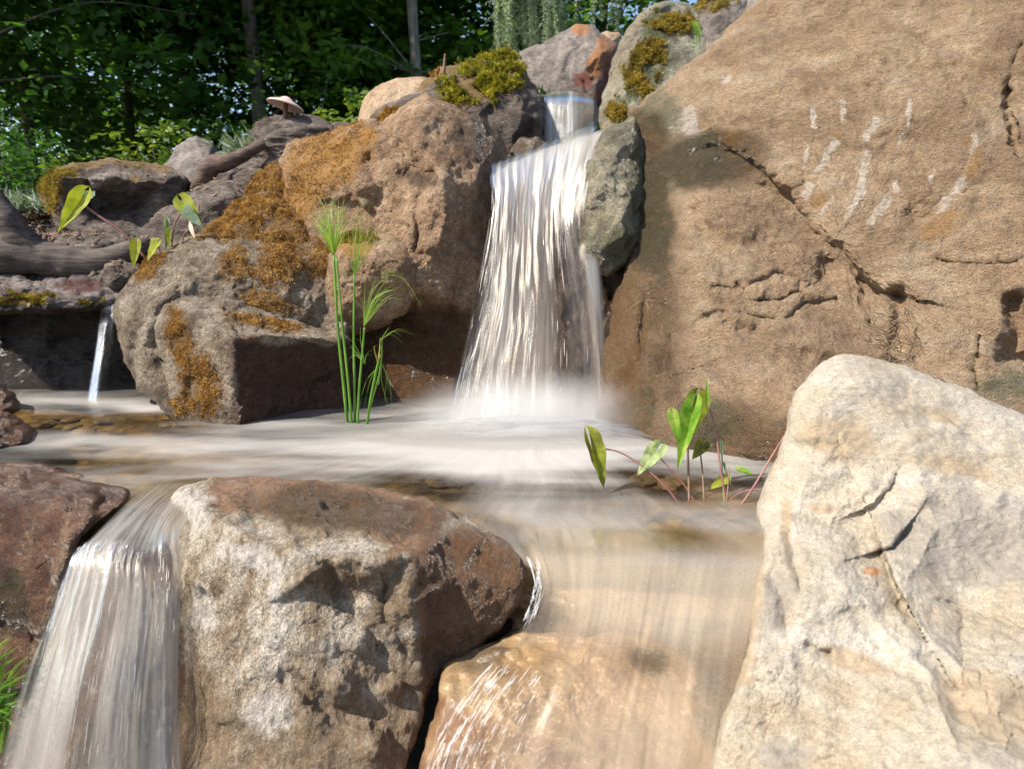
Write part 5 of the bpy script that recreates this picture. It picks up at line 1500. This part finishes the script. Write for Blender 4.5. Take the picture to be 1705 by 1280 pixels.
def arrow_leaf(parent, base, tip, wid, mat, fold=0.6, face=(0.0, -1.0, 0.3), lobe=0.28, droop=0.12, Yb=1.4, Yt=1.4, name='leaf', wav=0.06):
    """base = where the stalk joins, tip = point; wid in metres"""
    a, e = P(*base, Yb), P(*tip, Yt)
    ax = e - a; Ln = np.linalg.norm(ax); ax /= Ln
    fc = np.array(face, float); fc -= ax * (fc @ ax); fc /= np.linalg.norm(fc)
    sd_ = np.cross(ax, fc)
    m, k = 22, 7
    tt = np.linspace(-lobe, 1, m)
    prof = np.where(tt < 0, 0.62 + 0.36 * np.cos((tt / lobe) * np.pi * 0.5), (1 - np.clip(tt, 0, 1) ** 1.5) * (1.0 - 0.05 * np.clip(tt, 0, 1)))
    prof = prof * np.where(tt < 0, np.sqrt(np.clip((tt + lobe) / lobe * 3, 0, 1)), 1)
    mb = MB()
    V_ = []
    for sgn in (-1, 1):
        inner = np.where(tt < 0, 0.28 * (-tt / lobe), 0)
        g = []
        for j in range(k):
            s_ = inner + (1 - inner) * j / (k - 1)
            lat = s_ * prof * wid
            p = a + ax[None] * (tt * Ln)[:, None]
            p = p + sgn * sd_ * (lat * math.cos(fold))[:, None] + fc * (lat * math.sin(fold))[:, None]
            p = p - np.array([0, 0, 1]) * (droop * Ln * np.clip(tt, 0, 1) ** 2)[:, None] * 0.5
            p = p + fc * (wav * wid * np.sin(tt * 13 + sgn) * (j / (k - 1)) ** 2)[:, None]
            g.append(p)
        g = np.stack(g, 1)
        ix = np.arange(m * k).reshape(m, k)
        f = np.stack([ix[:-1, :-1], ix[:-1, 1:], ix[1:, 1:], ix[1:, :-1]], -1).reshape(-1, 4)
        if sgn < 0: f = f[:, ::-1]
        mb.add(g.reshape(-1, 3), f)
    return mb.build(name, mat, parent)


tp = empty('arrowhead_plant', P(1165, 838, 1.36))
tag(tp, 'pond plant with arrowhead leaves on purple stalks beside the cream boulder', 'pond plant')
B = lambda x, y: (x, y, YZ(y, 0.0))
arrow_leaf(tp, (985, 745), (1006, 815), 0.030, M_taro_r, 0.75, (0.5, -1, 0.1), 0.55, 0.0, 1.42, 1.40)
stem(tp, [(986, 746, 1.425), (1030, 752, 1.42), (1075, 780, 1.40), (1110, 812, 1.385), (1130, 838, 1.37)], 0.0016, 0.0026, M_pet)
arrow_leaf(tp, (1092, 752), (1060, 790), 0.022, M_taro_p, 0.3, (-0.5, -1, 0.6), 0.45, 0.1, 1.42, 1.39)
stem(tp, [(1092, 754, 1.42), (1115, 780, 1.40), (1140, 808, 1.39), (1158, 838, 1.37)], 0.0014, 0.0022, M_pet)
arrow_leaf(tp, (1152, 690), (1128, 782), 0.032, M_taro, 0.85, (-0.5, -1, 0.2), 0.40, 0.0, 1.42, 1.38)
arrow_leaf(tp, (1160, 668), (1148, 735), 0.030, M_taro_r, 0.2, (0.2, -1, 0.3), 0.35, 0.0, 1.46, 1.46)
arrow_leaf(tp, (1120, 690), (1135, 750), 0.014, M_taro, 0.5, (-0.3, -1, 0.3), 0.2, 0.0, 1.41, 1.40)
stem(tp, [(1145, 740, 1.41), (1146, 780, 1.40), (1148, 838, 1.37)], 0.0024, 0.003, M_pet_b)
arrow_leaf(tp, (1168, 742), (1152, 764), 0.016, M_taro_r, 0.3, (0.2, -1, 0.5), 0.5, 0.1, 1.43, 1.41)
stem(tp, [(1166, 752, 1.42), (1170, 790, 1.40), (1173, 840, 1.37)], 0.0016, 0.0024, M_pet_b)
arrow_leaf(tp, (1178, 668), (1176, 628), 0.006, M_taro, 0.4, (0, -1, 0.2), 0.5, 0.0, 1.44, 1.44)
stem(tp, [(1180, 672, 1.44), (1192, 720, 1.42), (1199, 775, 1.39), (1210, 845, 1.355)], 0.0018, 0.0024, M_pet)
arrow_leaf(tp, (1199, 735), (1203, 800), 0.0055, M_taro_b, 0.9, (0.6, -1, 0.1), 0.05, 0.0, 1.41, 1.38)
arrow_leaf(tp, (1203, 770), (1219, 812), 0.005, M_taro_b, 0.5, (0.6, -1, 0.1), 0.05, 0.0, 1.40, 1.37)
stem(tp, [(1203, 790, 1.385), (1206, 845, 1.355)], 0.0012, 0.0026, M_pap_y)
stem(tp, [(1214, 776, 1.39), (1212, 810, 1.37), (1209, 845, 1.355)], 0.001, 0.0018, M_pet_b)
stem(tp, [(1308, 722, 1.40), (1280, 768, 1.38), (1255, 810, 1.36), (1222, 858, 1.33)], 0.0016, 0.003, M_pet)
stem(tp, [(1212, 836, 1.36), (1228, 822, 1.37), (1250, 815, 1.36), (1285, 816, 1.34)], 0.0014, 0.0014, M_pet)
arrow_leaf(tp, (1235, 782), (1256, 792), 0.010, M_taro, 0.2, (0, -0.6, 1), 0.5, 0.05, 1.56, 1.52)
arrow_leaf(tp, (1205, 798), (1180, 815), 0.012, M_taro_y, 0.2, (0, -1, 0.8), 0.4, 0.0, 1.42, 1.40)

tl = empty('arrowhead_plant', P(250, 440, 2.62))
tag(tl, 'plant with glowing yellow green arrowhead leaves above the driftwood root', 'pond plant')
arrow_leaf(tl, (136, 330), (97, 386), 0.042, M_taro_y, 0.55, (0.3, -1, 0.2), 0.35, 0.0, 2.60, 2.58)
arrow_leaf(tl, (145, 326), (158, 318), 0.03, M_taro_b, 0.2, (0.3, -0.6, 1), 0.3, 0.0, 2.63, 2.66)
stem(tl, [(135, 338, 2.60), (165, 360, 2.60), (205, 388, 2.60), (243, 430, 2.60)], 0.0042, 0.005, M_pet)
arrow_leaf(tl, (306, 338), (338, 378), 0.036, M_taro_y, 0.3, (-0.2, -1, 0.6), 0.35, 0.05, 2.60, 2.58)
arrow_leaf(tl, (308, 348), (341, 381), 0.026, M_taro_b, 0.1, (-0.4, -1, 0.3), 0.1, 0.05, 2.585, 2.565)
stem(tl, [(305, 352, 2.60), (293, 368, 2.60), (288, 390, 2.60), (283, 428, 2.60)], 0.003, 0.0035, M_pet)
stem(tl, [(316, 382, 2.60), (306, 392, 2.60), (302, 412, 2.60)], 0.003, 0.003, M_pet)
arrow_leaf(tl, (276, 372), (276, 420), 0.020, M_taro_b, 1.0, (0.8, -1, 0.1), 0.25, 0.0, 2.60, 2.58)
arrow_leaf(tl, (284, 386), (283, 418), 0.018, M_taro_y, 0.8, (-0.4, -1, 0.1), 0.25, 0.0, 2.57, 2.56)
arrow_leaf(tl, (262, 406), (245, 436), 0.026, M_taro_y, 0.4, (-0.4, -1, 0.3), 0.3, 0.0, 2.55, 2.53)
arrow_leaf(tl, (226, 408), (222, 446), 0.022, M_taro_y, 0.4, (0.3, -1, 0.2), 0.35, 0.0, 2.54, 2.53)
stem(tl, [(262, 406, 2.55), (268, 425, 2.57), (262, 445, 2.6)], 0.002, 0.002, M_pet)
stem(tl, [(226, 408, 2.54), (240, 425, 2.57), (250, 445, 2.6)], 0.002, 0.002, M_pet)
mb = MB()
mb.ribbon(catmull(np.array([P(316, 365, 2.62), P(318, 380, 2.58), P(324, 396, 2.57)]), 10), 0.013 * np.sin(np.linspace(0.3, 2.9, 10)), np.array([0.8, -0.5, 0.2]))
o = mb.build('dry_leaf', plain_mat('dry_leaf_tan', (0.4, 0.28, 0.18), (0.6, 0.48, 0.36), 20), None, P(318, 380, 2.58))
tag(o, 'curled pale dry leaf caught below the yellow green leaves', 'leaf')

# ---- mushroom shaped garden lamp
M_cap = plain_mat('pinkish_copper', (0.60, 0.42, 0.37), (0.76, 0.60, 0.55), 12, 0.45, bump=0.05)
lamp = empty('mushroom_lamp', P(474, 203, 3.42))
tag(lamp, 'pink mushroom shaped garden lamp on a short post on the layered rock', 'garden lamp')
mb = MB(); top = P(476, 173, 3.42)
mb.tube(np.array([P(474, 208, 3.42), P(475, 190, 3.42), top]), 0.0105, 12)
mb.build('post', plain_mat('weathered_bronze_post', (0.10, 0.06, 0.04), (0.22, 0.14, 0.10), 20), lamp)
prof = [(0.0, 0.032), (0.012, 0.031), (0.022, 0.026), (0.032, 0.017), (0.055, 0.008), (0.078, -0.002), (0.086, -0.009), (0.087, -0.013), (0.082, -0.0125),
        (0.06, -0.006), (0.03, 0.002), (0.012, 0.004), (0.0, 0.004)]
R_ = np.array(Vector((0.25, 0.10, 1)).normalized().to_track_quat('Z', 'Y').to_matrix())
ang = np.linspace(0, 2 * np.pi, 48, endpoint=False)
v = np.array([[r_ * np.cos(a), r_ * np.sin(a), z_] for r_, z_ in prof for a in ang]) @ R_.T + top
ix = np.arange(len(v)).reshape(len(prof), 48)
f = np.stack([ix[:-1], np.roll(ix, -1, 1)[:-1], np.roll(ix, -1, 1)[1:], ix[1:]], -1).reshape(-1, 4)
link('lamp_cap', mesh_np('lamp_cap', v, f[:, ::-1], lamp.location), M_cap, lamp)

# ---- small things on the rocks
mb = MB()
mb.tube(catmull(np.array([P(738, 126, 3.22), P(740, 108, 3.22), P(741, 90, 3.22)]), 12), np.linspace(0.010, 0.003, 12), 7, 0.6, 2)
mb.tube(catmull(np.array([P(733, 126, 3.22), P(735, 118, 3.22), P(735, 112, 3.22)]), 8), np.linspace(0.007, 0.003, 8), 7, 0.6, 3)
tag(mb.build('twig', plain_mat('red_brown_twig', (0.16, 0.07, 0.04), (0.34, 0.2, 0.13), 20), None, P(738, 126, 3.22)), 'short broken red brown twig standing behind the green moss cushion', 'twig')
rg = np.random.default_rng(21)
M_root = plain_mat('dry_rootlets', (0.10, 0.06, 0.035), (0.36, 0.25, 0.15), 20)
mb = MB()
for k in range(70):
    a = P(rg.normal(1478, 20), rg.normal(572, 16), 1.73 + rg.uniform(-0.02, 0.02))
    d = rg.normal(0, 1, 3) * [0.05, 0.012, 0.035]
    mb.tube(catmull(np.array([a, a + d * .5 + rg.normal(0, .008, 3), a + d]), 7), np.linspace(0.0011, 0.0004, 7), 4)
for k in range(26):
    a = P(rg.normal(1494, 12), rg.normal(530, 10), 1.76)
    d = rg.normal(0, 1, 3) * [0.03, 0.012, 0.03]
    mb.tube(catmull(np.array([a, a + d * .5 + rg.normal(0, .01, 3), a + d]), 7), np.linspace(0.001, 0.0004, 7), 4)
tag(mb.build('root_tuft', M_root, None, P(1478, 600, 1.75)), 'tuft of dry brown rootlets in a crevice behind the cream boulder', 'roots')
mb = MB()
for k, (x1, y1) in enumerate([(1060, 505), (1040, 520), (1110, 508), (1100, 560), (1085, 540)]):
    c = catmull(np.array([P(1075, 500, 2.05), P((1075 + x1) / 2, (500 + y1) / 2 - 3, 2.04), P(x1, y1, 2.06)]), 8)
    mb.tube(c, np.linspace(0.0018, 0.0006, 8), 5)
tag(mb.build('root_tuft', M_root, None, P(1075, 510, 2.05)), 'few thin dark rootlets on the wet foot of the huge boulder by the waterfall', 'roots')


def grass(name, label, cat, items, mat, w, seed, org):
    rg = np.random.default_rng(seed); mb = MB()
    for (x0, y0, Y0, x1, y1, Y1) in items:
        a, e = P(x0, y0, Y0), P(x1, y1, Y1)
        m = (a + e) / 2 + np.array([0, 0, 0.18 * np.linalg.norm(e - a)])
        c = catmull(np.array([a, m, e]), 10)
        s_ = np.cross(e - a, rg.normal(0, .5, 3) + [0, -1, .3]); s_ /= np.linalg.norm(s_)
        mb.ribbon(c, w * np.linspace(1, .1, 10), s_)
    return tag(mb.build(name, mat, None, org), label, cat)


rg = np.random.default_rng(31)
M_grass = leaf_mat('grass_blade', (0.06, 0.16, 0.02), (0.13, 0.28, 0.03), (0.28, 0.36, 0.06), 0.4, 8)
it = [(-25 + rg.normal(0, 14), 1215 + rg.normal(0, 25), 1.02, rg.uniform(0, 48), rg.uniform(1055, 1215), 1.0) for _ in range(40)]
grass('grass_tuft', 'green grass tuft at the left edge below the dark red rock', 'grass', it, M_grass, 0.004, 1, P(-25, 1230, 1.02))
it = [(905 + rg.normal(0, 6), 158, 3.4, 905 + rg.normal(0, 12), rg.uniform(138, 152), 3.38) for _ in range(9)]
grass('grass_tuft', 'tiny green sprig beside the lip of the upper cascade', 'grass', it, M_grass, 0.005, 2, P(905, 160, 3.4))
# little fern hanging on the grey lilac rock
fern = MB()
for k in range(3):
    c = catmull(np.array([P(1152 + 3 * k, 34, 2.95), P(1156 + 4 * k, 52, 2.90), P(1155 + 5 * k, 90 - 10 * k, 2.9)]), 14)
    for i in range(1, 13):
        s_ = 0.018 * (1 - i / 15)
        for sg in (-1, 1):
            tip = c[i] + np.array([sg * s_, -0.004, -s_ * .4])
            fern.add([c[i] + [0, 0, .003], c[i] - [0, 0, .004], tip], None, [[0, 1, 2]])
tag(fern.build('fern', M_grass, None, P(1155, 40, 2.95), False), 'small green fern drooping over the grey lilac rock at the top', 'fern')

# ================================================================== woodland behind
M_leafA = leaf_mat('broadleaf_dark', (0.026, 0.075, 0.024), (0.06, 0.15, 0.032), (0.13, 0.25, 0.042), 0.5, 1.6, 0.6)
M_leafB = leaf_mat('broadleaf_mid', (0.04, 0.10, 0.018), (0.085, 0.185, 0.028), (0.17, 0.28, 0.042), 0.5, 1.6, 0.6)
M_bark = plain_mat('tree_bark', (0.05, 0.038, 0.03), (0.15, 0.12, 0.095), 6, 0.9, (4, 4, 0.8), 0.8)
M_bark_g = plain_mat('grey_tree_bark', (0.10, 0.09, 0.075), (0.25, 0.225, 0.19), 6, 0.9, (4, 4, 0.8), 0.8)


def leaf_cloud(centers, radii, n, size, rg, flat=0.45):
    """n folded leaves gathered in layered sprays round the given centres"""
    k = rg.integers(0, len(centers), n)
    sp = rg.integers(0, 9, n)
    soff = rg.normal(0, 0.62, (len(centers), 9, 3)) * [1, 1, 0.8]
    c = centers[k] + (soff[k, sp] + rg.normal(0, 0.30, (n, 3)) * [1, 1, flat]) * radii[k][:, None]
    d = rg.normal(0, 1, (n, 3)) * [1, 1, 0.35]; d[:, 2] -= 0.25
    d /= np.linalg.norm(d, axis=1, keepdims=True)
    up = rg.normal(0, 0.5, (n, 3)) + [0, 0, 1]
    s_ = np.cross(d, up); s_ /= np.linalg.norm(s_, axis=1, keepdims=True)
    nn = np.cross(s_, d)
    L_ = size * rg.uniform(0.6, 1.35, (n, 1))
    a = c; m1 = c + d * L_ * .45 + s_ * L_ * .34 + nn * L_ * .08; m2 = c + d * L_ * .45 - s_ * L_ * .34 + nn * L_ * .08; e = c + d * L_
    v = np.stack([a, m1, e, m2], 1).reshape(-1, 3)
    i = np.arange(n)[:, None] * 4
    return v, np.concatenate([i + [0, 1, 2], i + [0, 2, 3]])


def tree(px, Y, r, h, label, seed, n=6000, size=0.10, crown=(1.2, 5.0, 1.7), lean=0.0, bark=M_bark, leafm=M_leafA, nlimb=12, back=False, shade_canopy=1100, cat='tree', group='trees of the wood behind the rocks'):
    rg = np.random.default_rng(seed)
    x = P(px, 430, Y)[0]
    z0 = float(ground_z(np.array([x]), np.array([Y]))[0]) - 0.1
    root = empty('tree', (x, Y, z0))
    tag(root, label, cat, group)
    mb = MB()
    zz = np.linspace(0, h, 24)
    c = np.stack([x + lean * zz + 0.05 * np.sin(zz * 0.9 + seed), Y + 0.05 * np.cos(zz * 0.7 + seed), z0 + zz], -1)
    rr = r * (1 - 0.75 * (zz / h)) * (1 + 0.6 * np.exp(-zz / 0.25))
    mb.tube(c, rr, 12, 0.25, seed)
    cents, rads = [], []
    for k in range(nlimb):
        zl = rg.uniform(crown[0], crown[1])
        i = min(int(zl / h * 23), 22)
        a = rg.uniform(0.25, 2.9) if back else rg.uniform(0, 6.28); ln = crown[2] * rg.uniform(0.5, 1.1)
        e = c[i] + np.array([math.cos(a) * ln, math.sin(a) * ln, rg.uniform(-0.1, 0.6) * ln])
        m = (c[i] + e) / 2 + np.array([0, 0, 0.12 * ln])
        cv = catmull(np.array([c[i], m, e]), 10)
        mb.tube(cv, np.linspace(max(rr[i] * .2, .008) * (0.35 if px < 0 else 1), .006, 10), 6)
        for q in (5, 7, 9):
            cents.append(cv[q] + rg.normal(0, 0.15, 3)); rads.append(0.30 * crown[2] * rg.uniform(.7, 1.2))
    mb.build('trunk', bark, root)
    v, f = leaf_cloud(np.array(cents), np.array(rads), n, size, rg)
    if shade_canopy:
        cc = np.stack([c[-1, 0] + rg.normal(0, 1.7, 40), c[-1, 1] + rg.normal(0, 1.5, 40), z0 + rg.uniform(5.2, h + 1.5, 40)], -1)  # big leaves above the view, added to dapple the lower wood with shade
        v2, f2 = leaf_cloud(cc, np.full(40, 0.9), shade_canopy, 0.30, rg)
        f = np.concatenate([f, f2 + len(v)]); v = np.concatenate([v, v2])
    me = mesh_np('crown', v, f, root.location)
    link('crown', me, leafm, root, False)
    return root


T = [(443, 11.0, 0.125, 9, 'tree with the widest straight brown trunk, behind the mushroom lamp', 1, M_bark_g, 0.0),
     (702, 9.5, 0.085, 9, 'slim grey trunked tree behind the smooth tan rock', 2, M_bark_g, 0.0),
     (14, 8.0, 0.10, 9, 'dark trunked tree at the far left edge of the wood', 3, M_bark, 0.0),
     (82, 10.5, 0.085, 9, 'slender dark tree, second from the left edge of the wood', 4, M_bark, -0.01),
     (340, 12.5, 0.07, 9, 'thin leaning tree left of the widest brown trunk', 5, M_bark, -0.06),
     (232, 13.0, 0.08, 9, 'thin tree in the dark middle of the left wood', 6, M_bark, 0.01),
     (588, 13.5, 0.09, 9, 'tree half hidden in leaves between the brown and the grey trunks', 7, M_bark, 0.02),
     (770, 12.0, 0.07, 9, 'dark thin tree just left of the weeping conifer', 8, M_bark, 0.0),
     (1000, 12.0, 0.09, 9, 'leafy tree behind the weeping conifer', 9, M_bark, 0.0),
     (-120, 9.5, 0.09, 9, 'leafy tree reaching in from beyond the left edge', 10, M_bark, 0.02),
     (150, 15.5, 0.10, 10, 'tree deep in the left of the wood with a bluish dark crown', 11, M_bark, 0.0),
     (520, 16.5, 0.11, 10, 'tree deep in the wood right of the widest brown trunk', 12, M_bark, 0.0),
     (660, 17.0, 0.11, 10, 'tree deep in the wood left of the slim grey trunk', 13, M_bark, 0.0),
     (880, 16.0, 0.11, 10, 'tree deep in the wood behind the curtain of the weeping conifer', 14, M_bark, 0.0)]
for k, (px, Y, r, h, lb, sd0, bk, ln) in enumerate(T):
    tree(px, Y, r, h, lb, 100 + sd0, n=8000, size=0.115 + 0.004 * Y, crown=(1.5 if Y < 11.5 else 0.8, 6.5 if Y < 14 else 8.0, 1.9 + 0.05 * Y), lean=ln, bark=bk,
         leafm=M_leafB if k % 3 == 1 else M_leafA, nlimb=20, back=k in (0, 1, 2, 3, 4))

tree(-70, 6.3, 0.10, 8, 'nearest tree, added to shade the wood, its dark leafy crown hanging over the upper left corner', 137, n=9000, size=0.13, crown=(2.6, 6.5, 2.0), nlimb=18)  # trunk out of view; tree added so its crown shades the wood

# the far wood reads as one mass: many leaves, nobody could count
rg = np.random.default_rng(55)
cs = np.stack([rg.uniform(-26, 16, 420), rg.uniform(19, 30, 420), rg.uniform(0.5, 13, 420)], -1)
cs[:150, 2] = rg.uniform(0.6, 4.0, 150); cs[:150, 0] = rg.uniform(-24, 4, 150)
v, f = leaf_cloud(cs, rg.uniform(0.9, 2.0, 420), 52000, 0.30, rg)
tag(link('far_wood', mesh_np('far_wood', v, f), M_leafA, None, False), 'dense green wood far behind the garden', kind='stuff')

# undergrowth along the foot of the wood
def bush(px, Y, rx, hz, n, size, mat, label, cat, seed, group=None, name='shrub'):
    rg = np.random.default_rng(seed)
    x = P(px, 430, Y)[0]; z0 = float(ground_z(np.array([x]), np.array([Y]))[0])
    root = empty(name, (x, Y, z0)); tag(root, label, cat, group)
    cs = np.array([[x + rg.normal(0, rx * .5), Y + rg.normal(0, rx * .4), z0 + rg.uniform(.15, 1) * hz] for _ in range(10)])
    v, f = leaf_cloud(cs, np.full(10, rx * .45), n, size, rg)
    link('foliage', mesh_np('foliage', v, f, root.location), mat, root, False)
    mb = MB()
    for q in cs: mb.tube(catmull(np.array([[x, Y, z0 - .03], (q + [x, Y, z0]) / 2 + rg.normal(0, .03, 3), q]), 6), np.linspace(.012, .004, 6) * min(1, rx * 2), 5)
    mb.build('stems', M_bark, root)
    return root


M_shrub = leaf_mat('shrub_yellow_green', (0.07, 0.12, 0.02), (0.13, 0.20, 0.03), (0.24, 0.30, 0.06), 0.45, 4, 0.5)
M_jun = leaf_mat('pale_grey_green', (0.12, 0.16, 0.10), (0.22, 0.27, 0.18), (0.34, 0.40, 0.29), 0.3, 10, 0.6)
bush(285, 4.6, .35, .42, 900, .05, M_shrub, 'low yellow green shrub left of the upright grey rock', 'shrub', 1)
bush(575, 4.3, .22, .62, 900, .055, M_shrub, 'bright leafy shrub peeping over the rocks right of the lamp', 'shrub', 3)
bush(520, 7.5, .9, 1.5, 2600, .08, M_leafB, 'tall bright shrub right of the mushroom lamp', 'shrub', 6)
bush(60, 7.6, .9, 1.0, 1500, .09, M_leafA, 'dark leafy shrub between the two left trunks', 'shrub', 14)
bush(30, 6.0, .6, .5, 900, .07, M_leafA, 'dark shrub at the left edge under the trees', 'shrub', 7)
bush(665, 6.5, .5, .95, 1500, .07, M_leafB, 'green shrub behind the smooth tan rock', 'shrub', 8)
bush(770, 6.8, .6, 1.2, 1500, .08, M_leafA, 'dark green shrub left of the weeping curtain', 'shrub', 9)
bush(980, 7.5, .9, 1.9, 2600, .08, M_leafB, 'bright green shrub behind the peaked grey rock', 'shrub', 10)


def spiky(px, py, Y, rx, n, ln, label, seed):
    rg = np.random.default_rng(seed); ctr = P(px, py, Y); mb = MB()
    for k in range(n):
        a = ctr + rg.normal(0, 1, 3) * [rx, rx * .6, .015]
        d = rg.normal(0, 1, 3) * [1, 1, .5] + [0, 0, .9]; d /= np.linalg.norm(d)
        e = a + d * ln * rg.uniform(.5, 1.2)
        s_ = np.cross(d, [0.3, -1, .2]); s_ /= np.linalg.norm(s_)
        mb.ribbon(np.array([a, (a + e) / 2, e]), np.array([.004, .005, .001]), s_)
    return tag(mb.build('ground_cover', M_jun, None, ctr - [0, 0, .05]), label, 'ground cover plant')


spiky(425, 250, 3.5, .07, 500, .07, 'pale grey green needle plant behind the layered lamp rock', 1)
spiky(30, 345, 3.9, .16, 900, .09, 'pale grey green creeping plant at the far left beside the bark mulch', 2)

# ---- weeping conifer
M_weep = leaf_mat('weeping_needles', (0.20, 0.27, 0.17), (0.34, 0.42, 0.28), (0.48, 0.55, 0.38), 0.35, 5, 0.6)
rg = np.random.default_rng(66)
wx = P(905, 430, 5.6)[0]
wz = float(ground_z(np.array([wx]), np.array([5.6]))[0])
wt = empty('weeping_conifer', (wx, 5.6, wz))
tag(wt, 'weeping conifer whose grey green curtains hang behind the peaked grey rock', 'tree')
mb = MB()
arch = catmull(np.array([[wx, 5.6, wz - .1], [wx - .05, 5.65, wz + 1.5], [wx - .1, 5.6, 3.0], [wx + .15, 5.55, 3.45], [wx + .7, 5.5, 3.3], [wx + 1.2, 5.5, 2.9]]), 50)
mb.tube(arch, np.linspace(.09, .02, 50), 10, .2, 4)
arch2 = catmull(np.array([arch[24], [wx - .3, 5.5, 3.3], [wx - .55, 5.45, 2.9]]), 20)
mb.tube(arch2, np.linspace(.05, .015, 20), 8)
mb.build('trunk', M_bark, wt)
mn = MB()
lines = [(rg.uniform(818, 938), rg.uniform(60, 125), 5.45 + rg.normal(0, .10)) for _ in range(62)]
lines += [(955, 62, 5.4), (962, 40, 5.5), (986, 50, 5.4), (1003, 30, 5.4), (1024, 84, 5.4), (1027, 70, 5.5), (1018, 40, 5.6), (945, 90, 5.5)]
P_, D_ = [], []
for (x_, y_, Y_) in lines:
    bot = P(x_, y_, Y_); top = P(x_ + rg.normal(0, 10), rg.uniform(-210, -90), Y_ + rg.normal(0, .08))
    c = catmull(np.array([top, (top + bot) / 2 + rg.normal(0, .02, 3), bot]), 60)
    mn.tube(c, np.linspace(.004, .0015, 60), 4)
    for q in range(5):
        P_.append(c + rg.normal(0, .004, c.shape)); D_.append(rg.normal(0, 1, c.shape) * [1, 1, .4] + [0, 0, -.8])
        i = rg.integers(10, 55); d = rg.normal(0, .03, 3) * [1, 1, .2] + [0, 0, -.06]
        sub = c[i] + np.linspace(0, 1, 12)[:, None] * d * rg.uniform(.8, 2)
        P_.append(sub); D_.append(rg.normal(0, 1, sub.shape) * [1, 1, .4] + [0, 0, -.8])
mn.build('hanging_branches', M_bark_g, wt)
P_, D_ = np.concatenate(P_), np.concatenate(D_)
D_ /= np.linalg.norm(D_, axis=1, keepdims=True)
S_ = np.cross(D_, rg.normal(0, 1, D_.shape)); S_ /= np.linalg.norm(S_, axis=1, keepdims=True)
hh = rg.uniform(.018, .04, (len(P_), 1))
v = np.stack([P_ - S_ * .0038, P_ + S_ * .0038, P_ + D_ * hh], 1).reshape(-1, 3)
link('needles', mesh_np('needles', v, np.arange(len(v)).reshape(-1, 3), wt.location), M_weep, wt, False)
